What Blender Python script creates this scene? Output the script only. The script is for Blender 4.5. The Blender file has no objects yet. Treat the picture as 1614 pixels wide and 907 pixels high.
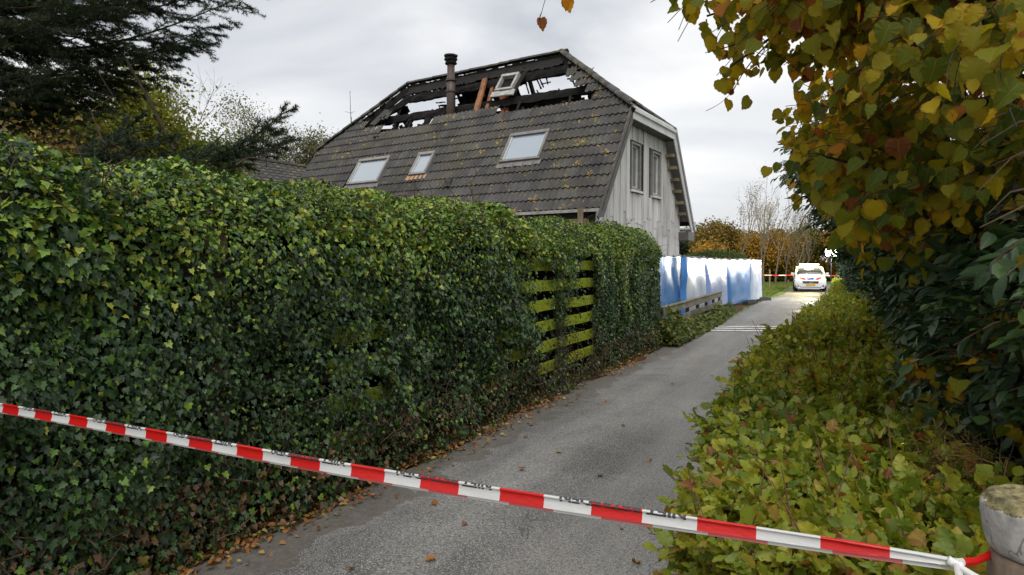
import bpy, bmesh, math, random
import numpy as np
from mathutils import Vector, Matrix

# ------------------------------------------------------------------ camera, world, sun, exposure
sc = bpy.context.scene
COL = sc.collection
R = math.radians
cam_d = bpy.data.cameras.new('camera'); cam = bpy.data.objects.new('camera', cam_d); COL.objects.link(cam)
cam.location = (0, 0, 1.65)
cam.rotation_euler = (R(90 - 2.05), 0, 0.4671)
cam_d.sensor_width = 36; cam_d.lens = 36 * 992.85 / 1614
cam_d.clip_start = 0.05; cam_d.clip_end = 2000
sc.camera = cam
sc.view_settings.view_transform = 'Standard'; sc.view_settings.look = 'None'
sc.view_settings.gamma = 1; sc.view_settings.use_curve_mapping = False
sc.view_settings.exposure = 0.72
sc.cycles.max_bounces = 6; sc.cycles.diffuse_bounces = 3; sc.cycles.glossy_bounces = 3
sc.cycles.transmission_bounces = 4; sc.cycles.transparent_max_bounces = 8
sc.cycles.use_denoising = True
sc.cycles.sample_clamp_indirect = 6

SUN_EL, SUN_AZ = R(54), R(158)          # azimuth from +Y towards +X
world = bpy.data.worlds.new('World'); sc.world = world; world.use_nodes = True
nt = world.node_tree; nt.nodes.clear()
def wn(t, **kw):
    n = nt.nodes.new(t)
    for k, v in kw.items(): setattr(n, k, v)
    return n
w_out = wn('ShaderNodeOutputWorld'); w_bg = wn('ShaderNodeBackground'); w_bg.inputs['Strength'].default_value = 0.1
w_sky = wn('ShaderNodeTexSky', sky_type='NISHITA', sun_disc=False, sun_elevation=SUN_EL, sun_rotation=SUN_AZ, dust_density=2.0)
w_tc = wn('ShaderNodeTexCoord'); w_map = wn('ShaderNodeMapping'); w_map.inputs['Scale'].default_value = (1.0, 1.0, 2.6)
w_n1 = wn('ShaderNodeTexNoise'); w_n1.inputs['Scale'].default_value = 2.1; w_n1.inputs['Detail'].default_value = 5; w_n1.inputs['Roughness'].default_value = .5
w_n1.inputs['Distortion'].default_value = .35
w_ramp = wn('ShaderNodeValToRGB')
w_ramp.color_ramp.elements[0].position = .32; w_ramp.color_ramp.elements[0].color = (.50, .525, .565, 1)
w_ramp.color_ramp.elements[1].position = .64; w_ramp.color_ramp.elements[1].color = (.90, .895, .89, 1)
w_mul = wn('ShaderNodeVectorMath', operation='SCALE'); w_mul.inputs['Scale'].default_value = 7.3
w_mix = wn('ShaderNodeMix', data_type='RGBA'); w_mix.inputs['Factor'].default_value = .93
L = nt.links.new
L(w_tc.outputs['Generated'], w_map.inputs['Vector']); L(w_map.outputs['Vector'], w_n1.inputs['Vector'])
L(w_n1.outputs['Fac'], w_ramp.inputs['Fac']); L(w_ramp.outputs['Color'], w_mul.inputs[0])
L(w_sky.outputs['Color'], w_mix.inputs[6]); L(w_mul.outputs['Vector'], w_mix.inputs[7])
L(w_mix.outputs[2], w_bg.inputs['Color']); L(w_bg.outputs['Background'], w_out.inputs['Surface'])

sun_d = bpy.data.lights.new('sun', 'SUN'); sun = bpy.data.objects.new('sun', sun_d); COL.objects.link(sun)
sun_d.energy = 1.5; sun_d.angle = R(50); sun_d.color = (1, .97, .93)
sdir = Vector((math.sin(SUN_AZ) * math.cos(SUN_EL), math.cos(SUN_AZ) * math.cos(SUN_EL), math.sin(SUN_EL)))
sun.rotation_euler = sdir.to_track_quat('Z', 'Y').to_euler()

# ------------------------------------------------------------------ helpers
rng = np.random.RandomState(7)
random.seed(7)
CAM = np.array([0, 0, 1.65])
YAW = 0.4671
CF = np.array([-math.sin(YAW), math.cos(YAW), 0]); CR = np.array([math.cos(YAW), math.sin(YAW), 0])

def _hash(i, j, k, seed):
    n = (i * 374761393 + j * 668265263 + k * 2147483647 + seed * 974711) & 0x7fffffff
    n = ((n ^ (n >> 13)) * 1274126177) & 0x7fffffff
    return ((n ^ (n >> 16)) & 0xffff) / 65535.0
def noise3(x, y, z, seed=0):
    x, y, z = np.broadcast_arrays(np.asarray(x, float), np.asarray(y, float), np.asarray(z, float))
    xi, yi, zi = np.floor(x).astype(np.int64), np.floor(y).astype(np.int64), np.floor(z).astype(np.int64)
    fx, fy, fz = x - xi, y - yi, z - zi
    fx, fy, fz = [t * t * (3 - 2 * t) for t in (fx, fy, fz)]
    r = 0
    for a in (0, 1):
        for b in (0, 1):
            for c in (0, 1):
                r = r + _hash(xi + a, yi + b, zi + c, seed) * (fx if a else 1 - fx) * (fy if b else 1 - fy) * (fz if c else 1 - fz)
    return r          # 0..1

def tag(o, label=None, cat=None, group=None, kind=None):
    if label: o['label'] = label
    if cat: o['category'] = cat
    if group: o['group'] = group
    if kind: o['kind'] = kind
    return o
def empty(name, loc=(0, 0, 0), rz=0, parent=None):
    o = bpy.data.objects.new(name, None); COL.objects.link(o)
    o.location = loc; o.rotation_euler = (0, 0, rz); o.empty_display_size = .1
    if parent: o.parent = parent
    return o
def link(name, me, parent=None, mat=None):
    if mat is not None and not me.materials: me.materials.append(mat)
    o = bpy.data.objects.new(name, me); COL.objects.link(o)
    if parent: o.parent = parent
    return o

class MB:
    """collects geometry for ONE mesh object"""
    def __init__(s): s.v = []; s.f = []; s.m = []
    def add(s, vs, fs, mi=0):
        o = len(s.v); s.v += [tuple(p) for p in vs]; s.f += [tuple(i + o for i in f) for f in fs]; s.m += [mi] * len(fs); return s
    def box(s, a, b, mi=0):
        x0, y0, z0 = a; x1, y1, z1 = b
        vs = [(x0, y0, z0), (x1, y0, z0), (x1, y1, z0), (x0, y1, z0), (x0, y0, z1), (x1, y0, z1), (x1, y1, z1), (x0, y1, z1)]
        return s.add(vs, [(0, 3, 2, 1), (4, 5, 6, 7), (0, 1, 5, 4), (1, 2, 6, 5), (2, 3, 7, 6), (3, 0, 4, 7)], mi)
    def bar(s, p, q, w, h, up=(0, 0, 1), mi=0, jit=0):
        p, q = Vector(p), Vector(q); d = (q - p).normalized(); sd = d.cross(Vector(up))
        if sd.length < 1e-4: sd = d.cross(Vector((1, 0, 0)))
        sd.normalize(); u = sd.cross(d)
        vs = []
        for c in (p, q):
            for a, b in ((-1, -1), (1, -1), (1, 1), (-1, 1)):
                vs.append(c + sd * (a * w / 2 + random.uniform(-jit, jit)) + u * (b * h / 2 + random.uniform(-jit, jit)))
        return s.add(vs, [(0, 1, 2, 3), (7, 6, 5, 4), (0, 4, 5, 1), (1, 5, 6, 2), (2, 6, 7, 3), (3, 7, 4, 0)], mi)
    def rough_bar(s, p, q, w, h, n=10, jit=.02, up=(0, 0, 1), kr=(.92, 1.04)):
        """burnt timber: many stations, uneven section"""
        p, q = Vector(p), Vector(q); d = (q - p).normalized(); sd = d.cross(Vector(up)).normalized(); u = sd.cross(d)
        vs, fs = [], []
        for i in range(n + 1):
            c = p.lerp(q, i / n); k = random.uniform(*kr)
            for a, b in ((-1, -1), (0, -1.1), (1, -1), (1.1, 0), (1, 1), (0, 1.08), (-1, 1), (-1.1, 0)):
                vs.append(c + sd * (a * w / 2 * k + random.uniform(-jit, jit)) + u * (b * h / 2 * k + random.uniform(-jit, jit)))
        for i in range(n):
            for j in range(8): fs.append((i * 8 + j, i * 8 + (j + 1) % 8, i * 8 + 8 + (j + 1) % 8, i * 8 + 8 + j))
        fs += [tuple(range(7, -1, -1)), tuple(n * 8 + j for j in range(8))]
        return s.add(vs, fs)
    def tube(s, pts, rad, sides=6, mi=0, cap=True):
        pts = [Vector(p) for p in pts]; n = len(pts)
        if not hasattr(rad, '__len__'): rad = [rad] * n
        vs, fs = [], []
        t0 = (pts[1] - pts[0]).normalized(); ref = Vector((0, 0, 1)) if abs(t0.z) < .9 else Vector((1, 0, 0))
        a = t0.cross(ref).normalized()
        for i in range(n):
            t = (pts[min(i + 1, n - 1)] - pts[max(i - 1, 0)])
            t = t.normalized() if t.length > 1e-9 else t0
            a = (a - t * a.dot(t)).normalized(); b = t.cross(a)
            for j in range(sides):
                an = 2 * math.pi * j / sides
                vs.append(pts[i] + (a * math.cos(an) + b * math.sin(an)) * rad[i])
        for i in range(n - 1):
            for j in range(sides): fs.append((i * sides + j, i * sides + (j + 1) % sides, (i + 1) * sides + (j + 1) % sides, (i + 1) * sides + j))
        if cap: fs += [tuple(range(sides - 1, -1, -1)), tuple((n - 1) * sides + j for j in range(sides))]
        return s.add(vs, fs, mi)
    def lathe(s, prof, c=(0, 0, 0), n=20, jit=0):
        vs, fs = [], []
        for r, z in prof:
            for j in range(n):
                a = 2 * math.pi * j / n; k = 1 + random.uniform(-jit, jit)
                vs.append((c[0] + r * k * math.cos(a), c[1] + r * k * math.sin(a), c[2] + z + random.uniform(-jit, jit) * .1))
        for i in range(len(prof) - 1):
            for j in range(n): fs.append((i * n + j, i * n + (j + 1) % n, (i + 1) * n + (j + 1) % n, (i + 1) * n + j))
        fs += [tuple(range(n - 1, -1, -1)), tuple((len(prof) - 1) * n + j for j in range(n))]
        return s.add(vs, fs)
    def mesh(s, name, mats=None, smooth=False):
        me = bpy.data.meshes.new(name); me.from_pydata(s.v, [], s.f)
        if mats is not None:
            for m in (mats if isinstance(mats, (list, tuple)) else [mats]): me.materials.append(m)
            if isinstance(mats, (list, tuple)): me.polygons.foreach_set('material_index', s.m)
        if smooth: me.polygons.foreach_set('use_smooth', [True] * len(me.polygons))
        me.update(); return me
    def build(s, name, mats, parent=None, smooth=False, bevel=0):
        o = link(name, s.mesh(name, mats, smooth), parent)
        if bevel:
            b = o.modifiers.new('bevel', 'BEVEL'); b.width = bevel; b.segments = 2; b.limit_method = 'ANGLE'
        return o

# ---- materials
def material(name):
    m = bpy.data.materials.new(name); m.use_nodes = True
    t = m.node_tree; t.nodes.clear()
    return m, t
def N(t, typ, ins=None, **kw):
    n = t.nodes.new(typ)
    for k, v in kw.items(): setattr(n, k, v)
    for k, v in (ins or {}).items():
        if hasattr(v, 'links') or isinstance(v, bpy.types.NodeSocket): t.links.new(v, n.inputs[k])
        else: n.inputs[k].default_value = v
    return n
def ramp(t, fac, stops, interp='LINEAR'):
    n = t.nodes.new('ShaderNodeValToRGB'); t.links.new(fac, n.inputs['Fac']); cr = n.color_ramp; cr.interpolation = interp
    while len(cr.elements) < len(stops): cr.elements.new(.5)
    for e, (p, c) in zip(cr.elements, stops): e.position = p; e.color = (*c, 1) if len(c) == 3 else c
    return n.outputs['Color']
def mixc(t, f, a, b, mode='MIX'):
    n = t.nodes.new('ShaderNodeMix'); n.data_type = 'RGBA'; n.blend_type = mode; n.clamp_result = False
    for k, v in ((0, f), (6, a), (7, b)):
        if isinstance(v, bpy.types.NodeSocket): t.links.new(v, n.inputs[k])
        elif k == 0: n.inputs[0].default_value = v
        else: n.inputs[k].default_value = (*v, 1) if len(v) == 3 else v
    return n.outputs[2]
def math_(t, op, a, b=None, clamp=False):
    n = t.nodes.new('ShaderNodeMath'); n.operation = op; n.use_clamp = clamp
    for i, v in enumerate((a, b)):
        if v is None: continue
        if isinstance(v, bpy.types.NodeSocket): t.links.new(v, n.inputs[i])
        else: n.inputs[i].default_value = v
    return n.outputs[0]
def noise(t, scale, detail=4, rough=.55, vec=None, dist=0):
    n = N(t, 'ShaderNodeTexNoise', {'Scale': scale, 'Detail': detail, 'Roughness': rough, 'Distortion': dist})
    if vec is not None: t.links.new(vec, n.inputs['Vector'])
    return n.outputs['Fac']
def objco(t, scale=None, rot=None):
    c = N(t, 'ShaderNodeTexCoord').outputs['Object']
    if scale or rot:
        m = N(t, 'ShaderNodeMapping', {'Vector': c})
        if scale: m.inputs['Scale'].default_value = scale
        if rot: m.inputs['Rotation'].default_value = rot
        c = m.outputs['Vector']
    return c
def objrand(t): return N(t, 'ShaderNodeObjectInfo').outputs['Random']
def finish(m, t, col, rough=.7, bump=None, bstr=.3, bdist=.01, spec=.5, metal=0, coat=0, **extra):
    p = N(t, 'ShaderNodeBsdfPrincipled'); o = N(t, 'ShaderNodeOutputMaterial')
    for k, v in (('Base Color', col), ('Roughness', rough), ('Specular IOR Level', spec), ('Metallic', metal), ('Coat Weight', coat)):
        if isinstance(v, bpy.types.NodeSocket): t.links.new(v, p.inputs[k])
        else: p.inputs[k].default_value = (*v, 1) if hasattr(v, '__len__') and len(v) == 3 else v
    for k, v in extra.items(): p.inputs[k.replace('_', ' ')].default_value = v
    if bump is not None:
        b = N(t, 'ShaderNodeBump', {'Strength': bstr, 'Distance': bdist, 'Height': bump}); t.links.new(b.outputs['Normal'], p.inputs['Normal'])
    t.links.new(p.outputs[0], o.inputs[0]); return m
def varied(name, c0, c1, scale=6, rough=.75, bstr=.3, bdist=.006, spec=.35, metal=0, stretch=None, rnd=.25):
    m, t = material(name); co = objco(t, stretch)
    n = noise(t, scale, 6, .6, co); n2 = noise(t, scale * 7, 4, .6, co)
    f = math_(t, 'ADD', math_(t, 'MULTIPLY', n, .7), math_(t, 'MULTIPLY', n2, .3))
    f = math_(t, 'ADD', f, math_(t, 'MULTIPLY', math_(t, 'SUBTRACT', objrand(t), .5), rnd))
    c = ramp(t, f, [(.28, c0), (.72, c1)])
    return finish(m, t, c, rough, n2, bstr, bdist, spec, metal)
def attr(t, name): return N(t, 'ShaderNodeAttribute', attribute_name=name).outputs['Fac']
def leaf_mat(name, stops, rough=.45, transl=.3, spec=.5, rib=(.25, .28, .08), ribw=.02, edge=None, tint=None):
    """colour chosen leaf by leaf from 'rnd'; 'lx','ly' are the leaf's own coordinates (midrib, margin)"""
    m, t = material(name)
    r = attr(t, 'rnd'); lx = attr(t, 'lx'); ly = attr(t, 'ly')
    base = ramp(t, r, stops)
    co = N(t, 'ShaderNodeTexCoord').outputs['Object']
    mott = noise(t, 60, 3, .6, co)
    base = mixc(t, math_(t, 'MULTIPLY', mott, .55), base, mixc(t, 1, base, (.55, .5, .4), 'MULTIPLY'))
    if edge:
        far = math_(t, 'ADD', math_(t, 'POWER', math_(t, 'ABSOLUTE', lx), 2), math_(t, 'POWER', math_(t, 'SUBTRACT', ly, .42), 2))
        e = math_(t, 'MULTIPLY', math_(t, 'GREATER_THAN', math_(t, 'ADD', far, math_(t, 'MULTIPLY', math_(t, 'SUBTRACT', mott, .5), .45)), .2), math_(t, 'MULTIPLY', r, .9))
        base = mixc(t, e, base, edge)
    ribm = math_(t, 'LESS_THAN', math_(t, 'ABSOLUTE', lx), ribw)
    base = mixc(t, math_(t, 'MULTIPLY', ribm, .45), base, rib)
    p = N(t, 'ShaderNodeBsdfPrincipled', {'Base Color': base, 'Roughness': rough, 'Specular IOR Level': spec})
    vein = N(t, 'ShaderNodeTexWave', {'Scale': 9.0, 'Distortion': 1.5}); vein.bands_direction = 'Y'
    cmb = N(t, 'ShaderNodeCombineXYZ', {'X': lx, 'Y': math_(t, 'SUBTRACT', ly, math_(t, 'ABSOLUTE', lx))}); t.links.new(cmb.outputs[0], vein.inputs['Vector'])
    b = N(t, 'ShaderNodeBump', {'Strength': .25, 'Distance': .002, 'Height': vein.outputs['Fac']}); t.links.new(b.outputs['Normal'], p.inputs['Normal'])
    o = N(t, 'ShaderNodeOutputMaterial')
    if transl > 0:
        tr = N(t, 'ShaderNodeBsdfTranslucent', {'Color': mixc(t, 1, base, (1.35, 1.25, .7), 'MULTIPLY')})
        mx = N(t, 'ShaderNodeMixShader', {0: transl}); t.links.new(p.outputs[0], mx.inputs[1]); t.links.new(tr.outputs[0], mx.inputs[2])
        t.links.new(mx.outputs[0], o.inputs[0])
    else: t.links.new(p.outputs[0], o.inputs[0])
    return m

# ---- leaves
def template(half, fold=.25, droop=.15, c=.36, ripple=0):
    """leaf from its half outline (x>0, base to tip), fanned about a point on the midrib so that the midrib is a crease"""
    inner = half[:-1]
    V = [(0, 0)] + list(inner) + [half[-1]] + [(-x, y) for x, y in reversed(inner)]
    n = len(V); V.append((0, c))
    F = np.array([(n, i, (i + 1) % n) for i in range(n)], int)
    return np.array([(x, y, fold * abs(x) - droop * y * y + ripple * math.sin(y * 21 + (1 if x > 0 else 4)) * abs(x)) for x, y in V], float), F
IVY = template([(.24, -.16), (.5, .02), (.34, .22), (.42, .5), (.2, .58), (0, 1)], .18, .18, .28)
IVY_LO = template([(.4, -.05), (.34, .45), (0, 1)], .2, .15, .3)
BEECH_LO = template([(.34, .35), (.22, .75), (0, 1)], .3, .2, .5)
def serr(pts, n=3, amp=.025):
    out = []
    for (a, b) in zip(pts[:-1], pts[1:]):
        for i in range(n):
            f = i / n; k = amp if i % 2 else -amp * .4
            out.append((a[0] + (b[0] - a[0]) * f + k, a[1] + (b[1] - a[1]) * f + k * .5))
    return out + [pts[-1]]
BEECH = template(serr([(.16, .05), (.34, .28), (.37, .52), (.25, .78), (0, 1)], 2, .03), .32, .22, .45, .30)
LINDEN = template(serr([(.12, -.07), (.36, -.06), (.5, .15), (.52, .4), (.38, .66), (.14, .9), (0, 1.06)], 3), .20, .3, .38, .07)
LAUREL = template([(.12, .12), (.2, .4), (.17, .7), (0, 1)], .3, .25, .45)
NEEDLE = (np.array([(-.09, 0, 0), (.09, 0, 0), (0, 1, 0)], float), np.array([(0, 1, 2)]))
OVAL = (np.array([(0, 0, 0), (.32, .45, .1), (0, 1, -.05), (-.32, .45, .1)], float), np.array([(0, 1, 2), (0, 2, 3)]))
def norm(a): return a / np.maximum(np.linalg.norm(a, axis=1, keepdims=True), 1e-9)
def frames(Nv, T):
    T = norm(T); Nv = norm(Nv - T * np.sum(Nv * T, 1, keepdims=True)); B = np.cross(T, Nv); return B, T, Nv
def leaf_mesh(name, P, Nv, T, S, tpl, rnd, mat, wide=None):
    V, F = tpl; n, k = len(P), len(V)
    B, T, Nv = frames(Nv, T)
    S = np.asarray(S).reshape(-1, 1, 1)
    w = (.78 + .4 * rng.rand(n)).reshape(-1, 1, 1) if wide is None else np.asarray(wide).reshape(-1, 1, 1)
    cu = np.clip(rng.normal(1.0, .9, n), -.8, 3.2).reshape(-1, 1, 1) if n > 1 else np.ones((1, 1, 1))      # every leaf curls differently
    co = P[:, None, :] + S * (w * V[None, :, 0:1] * B[:, None, :] + V[None, :, 1:2] * T[:, None, :] + cu * V[None, :, 2:3] * Nv[:, None, :])
    co = co.reshape(-1, 3)
    fa = (F[None] + (np.arange(n) * k)[:, None, None]).reshape(-1)
    me = bpy.data.meshes.new(name)
    me.vertices.add(len(co)); me.vertices.foreach_set('co', co.ravel())
    me.loops.add(len(fa)); me.loops.foreach_set('vertex_index', fa.astype(np.int32))
    npoly = len(fa) // 3
    me.polygons.add(npoly); me.polygons.foreach_set('loop_start', np.arange(0, npoly * 3, 3, dtype=np.int32))
    me.update(calc_edges=True)
    for an, val in (('rnd', np.repeat(rnd, k)), ('lx', np.tile(V[:, 0], n)), ('ly', np.tile(V[:, 1], n))):
        a = me.attributes.new(an, 'FLOAT', 'POINT'); a.data.foreach_set('value', np.ascontiguousarray(val, dtype=np.float32))
    if len(F) > 7: me.polygons.foreach_set('use_smooth', np.ones(npoly, bool))
    me.materials.append(mat); return me
def screen(P):
    d = P - CAM; z = d @ CF + 1e-9; return d @ CR / z, d[:, 2] / z, z
def leaves(parent, P, Nv, T, S, tpl, rnd, mat, n_parts=0, front=None, lo=None, lo_dist=6, part='leaf', stuff='foliage', off=(0, 0, 0)):
    """the n_parts leaves that show largest become objects of their own (sharing a few meshes); the rest are ONE part"""
    sx, sy, z = screen(P + np.array(off, float))
    idx = np.arange(len(P)); pick = np.zeros(len(P), bool)
    if n_parts:
        inview = (z > .3) & (np.abs(sx) < .79) & (sy > -.47) & (sy < .40)
        if front is not None: inview &= front
        score = np.where(inview, S / np.maximum(z, .3), -1)
        cand = np.argsort(-score)[:n_parts]; pick[cand[score[cand] > 0]] = True
        variants = []
        order = np.linspace(.02, .98, 14)
        for q in order:
            V, F = tpl; V = V.copy(); V[:, 2] *= random.uniform(.3, 1.6); V[:, 0] *= random.uniform(.88, 1.12)
            variants.append(leaf_mesh(part, np.zeros((1, 3)), np.array([[0, 0, 1.]]), np.array([[0, 1., 0]]), [1.0], (V, F), np.array([q]), mat))
        B, TT, NN = frames(Nv, T)
        for i in idx[pick]:
            me = variants[int(np.argmin(np.abs(order - rnd[i])))]
            o = bpy.data.objects.new(part, me); COL.objects.link(o); o.parent = parent
            M = Matrix(((B[i, 0], TT[i, 0], NN[i, 0], 0), (B[i, 1], TT[i, 1], NN[i, 1], 0), (B[i, 2], TT[i, 2], NN[i, 2], 0), (0, 0, 0, 1)))
            o.matrix_local = Matrix.Translation(P[i]) @ M @ Matrix.Scale(float(S[i]), 4)
    rest = ~pick
    groups = [(rest, tpl)] if lo is None else [(rest & (z < lo_dist), tpl), (rest & (z >= lo_dist), lo)]
    for msk, tp in groups:
        if msk.sum():
            o = link(stuff, leaf_mesh(stuff, P[msk], Nv[msk], T[msk], S[msk], tp, rnd[msk], mat), parent); o['kind'] = 'stuff'

def rv(n, s=1.0): return rng.normal(0, s, (n, 3))
# ------------------------------------------------------------------ ground, lane, verges
def asphalt():
    m, t = material('asphalt'); co = objco(t)
    big = noise(t, .8, 6, .65, co, .5)
    st = noise(t, 1.0, 5, .6, objco(t, (1.6, .22, 1)), .4)
    grit = noise(t, 120, 2, .5, co); grit2 = noise(t, 55, 3, .65, co)
    c = ramp(t, math_(t, 'ADD', math_(t, 'MULTIPLY', big, .5), math_(t, 'MULTIPLY', st, .5)), [(.37, (.055, .053, .05)), (.46, (.105, .101, .096)), (.54, (.15, .145, .138)), (.64, (.22, .213, .202))])
    # two wheel tracks worn paler, and a few damp dark stains
    sx_ = math_(t, 'ADD', N(t, 'ShaderNodeSeparateXYZ', {0: co}).outputs['X'], math_(t, 'MULTIPLY', math_(t, 'SUBTRACT', noise(t, .5, 3, .5, co), .5), .5))
    for x_ in (-2.15, -.85):
        tr_ = math_(t, 'SUBTRACT', 1, math_(t, 'MULTIPLY', math_(t, 'ABSOLUTE', math_(t, 'SUBTRACT', sx_, x_)), 3.2), True)
        c = mixc(t, math_(t, 'MULTIPLY', math_(t, 'MULTIPLY', tr_, noise(t, 1.6, 5, .6, co)), .75), c, (.25, .243, .23))
    c = mixc(t, ramp(t, noise(t, 1.1, 6, .68, objco(t, (1, .6, 1)), .8), [(.58, (0, 0, 0)), (.66, (.65, .65, .65))]), c, (.052, .05, .047))
    c = mixc(t, math_(t, 'MULTIPLY', math_(t, 'GREATER_THAN', grit, .565), .6), c, (.42, .41, .38))
    c = mixc(t, math_(t, 'MULTIPLY', math_(t, 'LESS_THAN', grit2, .43), .6), c, (.05, .048, .046))
    sep = N(t, 'ShaderNodeSeparateXYZ', {0: co}).outputs['X']
    wob = math_(t, 'ADD', sep, math_(t, 'MULTIPLY', math_(t, 'SUBTRACT', noise(t, 2.2, 5, .6, co), .5), .9))
    dirt = ramp(t, wob, [(0, (1, 1, 1)), (.001, (1, 1, 1)), (1, (0, 0, 0))])
    e = math_(t, 'MULTIPLY', math_(t, 'LESS_THAN', wob, -2.66), .75)
    c = mixc(t, e, c, mixc(t, noise(t, 14, 4, .6, co), (.035, .029, .022), (.17, .155, .13)))
    vor = N(t, 'ShaderNodeTexVoronoi', {'Vector': objco(t, (1, .55, 1)), 'Scale': 1.15}, feature='DISTANCE_TO_EDGE')
    dn = N(t, 'ShaderNodeTexNoise', {'Scale': 3.0, 'Detail': 6}); 
    mp = N(t, 'ShaderNodeVectorMath', {0: objco(t, (1, .5, 1)), 1: dn.outputs['Color']}, operation='ADD'); t.links.new(mp.outputs[0], vor.inputs['Vector'])
    crack = math_(t, 'MULTIPLY', math_(t, 'LESS_THAN', vor.outputs['Distance'], .0035), math_(t, 'GREATER_THAN', noise(t, .7, 3, .5, co), .63))
    c = mixc(t, math_(t, 'MULTIPLY', crack, .5), c, (.03, .028, .026))
    h = math_(t, 'SUBTRACT', math_(t, 'ADD', grit2, math_(t, 'MULTIPLY', grit, .7)), math_(t, 'MULTIPLY', crack, 1.2))
    return finish(m, t, c, ramp(t, big, [(.35, (.5, .5, .5)), (.6, (.8, .8, .8))]), h, .55, .006, .35)
def soil_mat(name='soil', c0=(.022, .016, .011), c1=(.085, .06, .038)):
    m, t = material(name); co = objco(t); n = noise(t, 9, 8, .7, co); n2 = noise(t, 60, 4, .7, co)
    return finish(m, t, ramp(t, math_(t, 'ADD', math_(t, 'MULTIPLY', n, .6), math_(t, 'MULTIPLY', n2, .4)), [(.32, c0), (.7, c1)]), .95, n2, .8, .02, .1)
def grass_mat():
    m, t = material('grass_ground'); co = objco(t); n = noise(t, .35, 6, .6, co); n2 = noise(t, 7, 6, .7, co)
    c = ramp(t, math_(t, 'ADD', math_(t, 'MULTIPLY', n, .5), math_(t, 'MULTIPLY', n2, .5)), [(.3, (.05, .085, .018)), (.5, (.095, .15, .03)), (.7, (.15, .19, .05))])
    return finish(m, t, c, .9, n2, .6, .05, .15)
M_ASPH, M_SOIL, M_GRASS = asphalt(), soil_mat(), grass_mat()
M_LITTER = soil_mat('leaf_mould', (.02, .013, .008), (.13, .07, .03))

def sheet(name, xs, ys, z, mat, wob=0, seed=0, bump=0):
    mb = MB(); nx, ny = len(xs), len(ys)
    for j, y in enumerate(ys):
        for i, x in enumerate(xs):
            mb.v.append((x + (wob * (float(noise3(y * 1.3, i, 0, seed)) - .5) if i in (0, nx - 1) else 0), y, z + (bump * (float(noise3(x * 2, y * 2, 1, seed)) - .5) if bump else 0)))
    for j in range(ny - 1):
        for i in range(nx - 1): mb.f.append((j * nx + i, j * nx + i + 1, (j + 1) * nx + i + 1, (j + 1) * nx + i)); mb.m.append(0)
    return mb.build(name, mat)
g = MB(); g.add([(-900, -60, -.02), (900, -60, -.02), (900, 900, -.02), (-900, 900, -.02)], [(0, 1, 2, 3)])
tag(g.build('ground', M_GRASS), kind='structure')
# lane: straight to Y=46, then bends gently to the right
mb = MB(); ys = list(np.arange(-6, 46, .5)) + list(np.arange(46, 90, 2.0))
for y in ys:
    bend = max(0, y - 46) ** 2 * .012
    lw = -3.02 + .16 * (float(noise3(y * 1.4, 0, 0, 3)) - .5) + .10 * (float(noise3(y * 4, 0, 0, 5)) - .5) + (.25 * min(1, max(0, (y - 13) / 6))) + (.45 * min(1, max(0, (y - 30) / 8)))
    for i in range(5):
        x = lw + (0.55 - lw) * i / 4
        mb.v.append((x + bend, y, .004 + .012 * math.sin(i / 4 * math.pi)))
for j in range(len(ys) - 1):
    for i in range(4): mb.f.append((j * 5 + i, j * 5 + i + 1, j * 5 + 6 + i, j * 5 + 5 + i)); mb.m.append(0)
tag(mb.build('lane', M_ASPH, smooth=True), kind='structure')
tag(sheet('verge_under_ivy', [-4.6, -4.0, -3.5, -3.2, -2.93], list(np.arange(-1, 31, .25)), .0, M_LITTER, .25, 4, .03), kind='structure')
tag(sheet('verge_under_hedge', [.15, .6, 1.2, 2.4, 5], list(np.arange(-2, 45, .5)), .02, M_LITTER, .2, 9, .03), kind='structure')
tag(sheet('garden_ground', [-30, -20, -12, -4.62], list(np.arange(-8, 34, 3)), .0, M_SOIL, 0, 9, .03), kind='structure')

# three pale strips across the lane
m, t = material('pale_strip'); co = objco(t)
M_STRIP = finish(m, t, ramp(t, noise(t, 7, 5, .65, co), [(.3, (.22, .215, .205)), (.55, (.62, .61, .59))]), .7, None)
for i, (y0, y1, lab) in enumerate([(16.15, 17.1, 'pale thin strip crossing the lane, nearest of three'), (16.75, 17.75, 'pale thin strip crossing the lane, middle of three'), (17.3, 18.4, 'pale thin strip crossing the lane, farthest of three')]):
    s_ = MB(); n = 14
    for j in range(n + 1):
        x = -2.62 + 2.9 * j / n; y = y0 + (y1 - y0) * j / n + .03 * math.sin(j * 1.3 + i); w = .05
        z = .018 + .012 * math.sin((x + 3) / 3.55 * math.pi)
        for a in (-1, -.5, .5, 1): s_.v.append((x, y + a * w, z + (.014 if abs(a) < .9 else 0)))
    for j in range(n):
        for k in range(3): s_.f.append((j * 4 + k, j * 4 + 4 + k, j * 4 + 5 + k, j * 4 + 1 + k)); s_.m.append(0)
    tag(s_.build('pale_strip', M_STRIP), lab, 'strip', 'pale strips across the lane')
# ------------------------------------------------------------------ the burnt house
TH = 0.1059; HO = (-4.5341, 13.3623, 0)
HW, HE, HR, HH = 6.7063, 2.8985, 7.7132, 5.516
HL, RI, INS = 11.4577, 2.7827, 1.7871
SL = math.atan2(HR - HE, HW / 2); SLEN = HW / 2 / math.cos(SL); VH = (HH - HE) / math.sin(SL)
house = tag(empty('burnt_house', HO, -TH), 'house with dark tiled half-hipped roof burnt open below its ridge', 'house')

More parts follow.
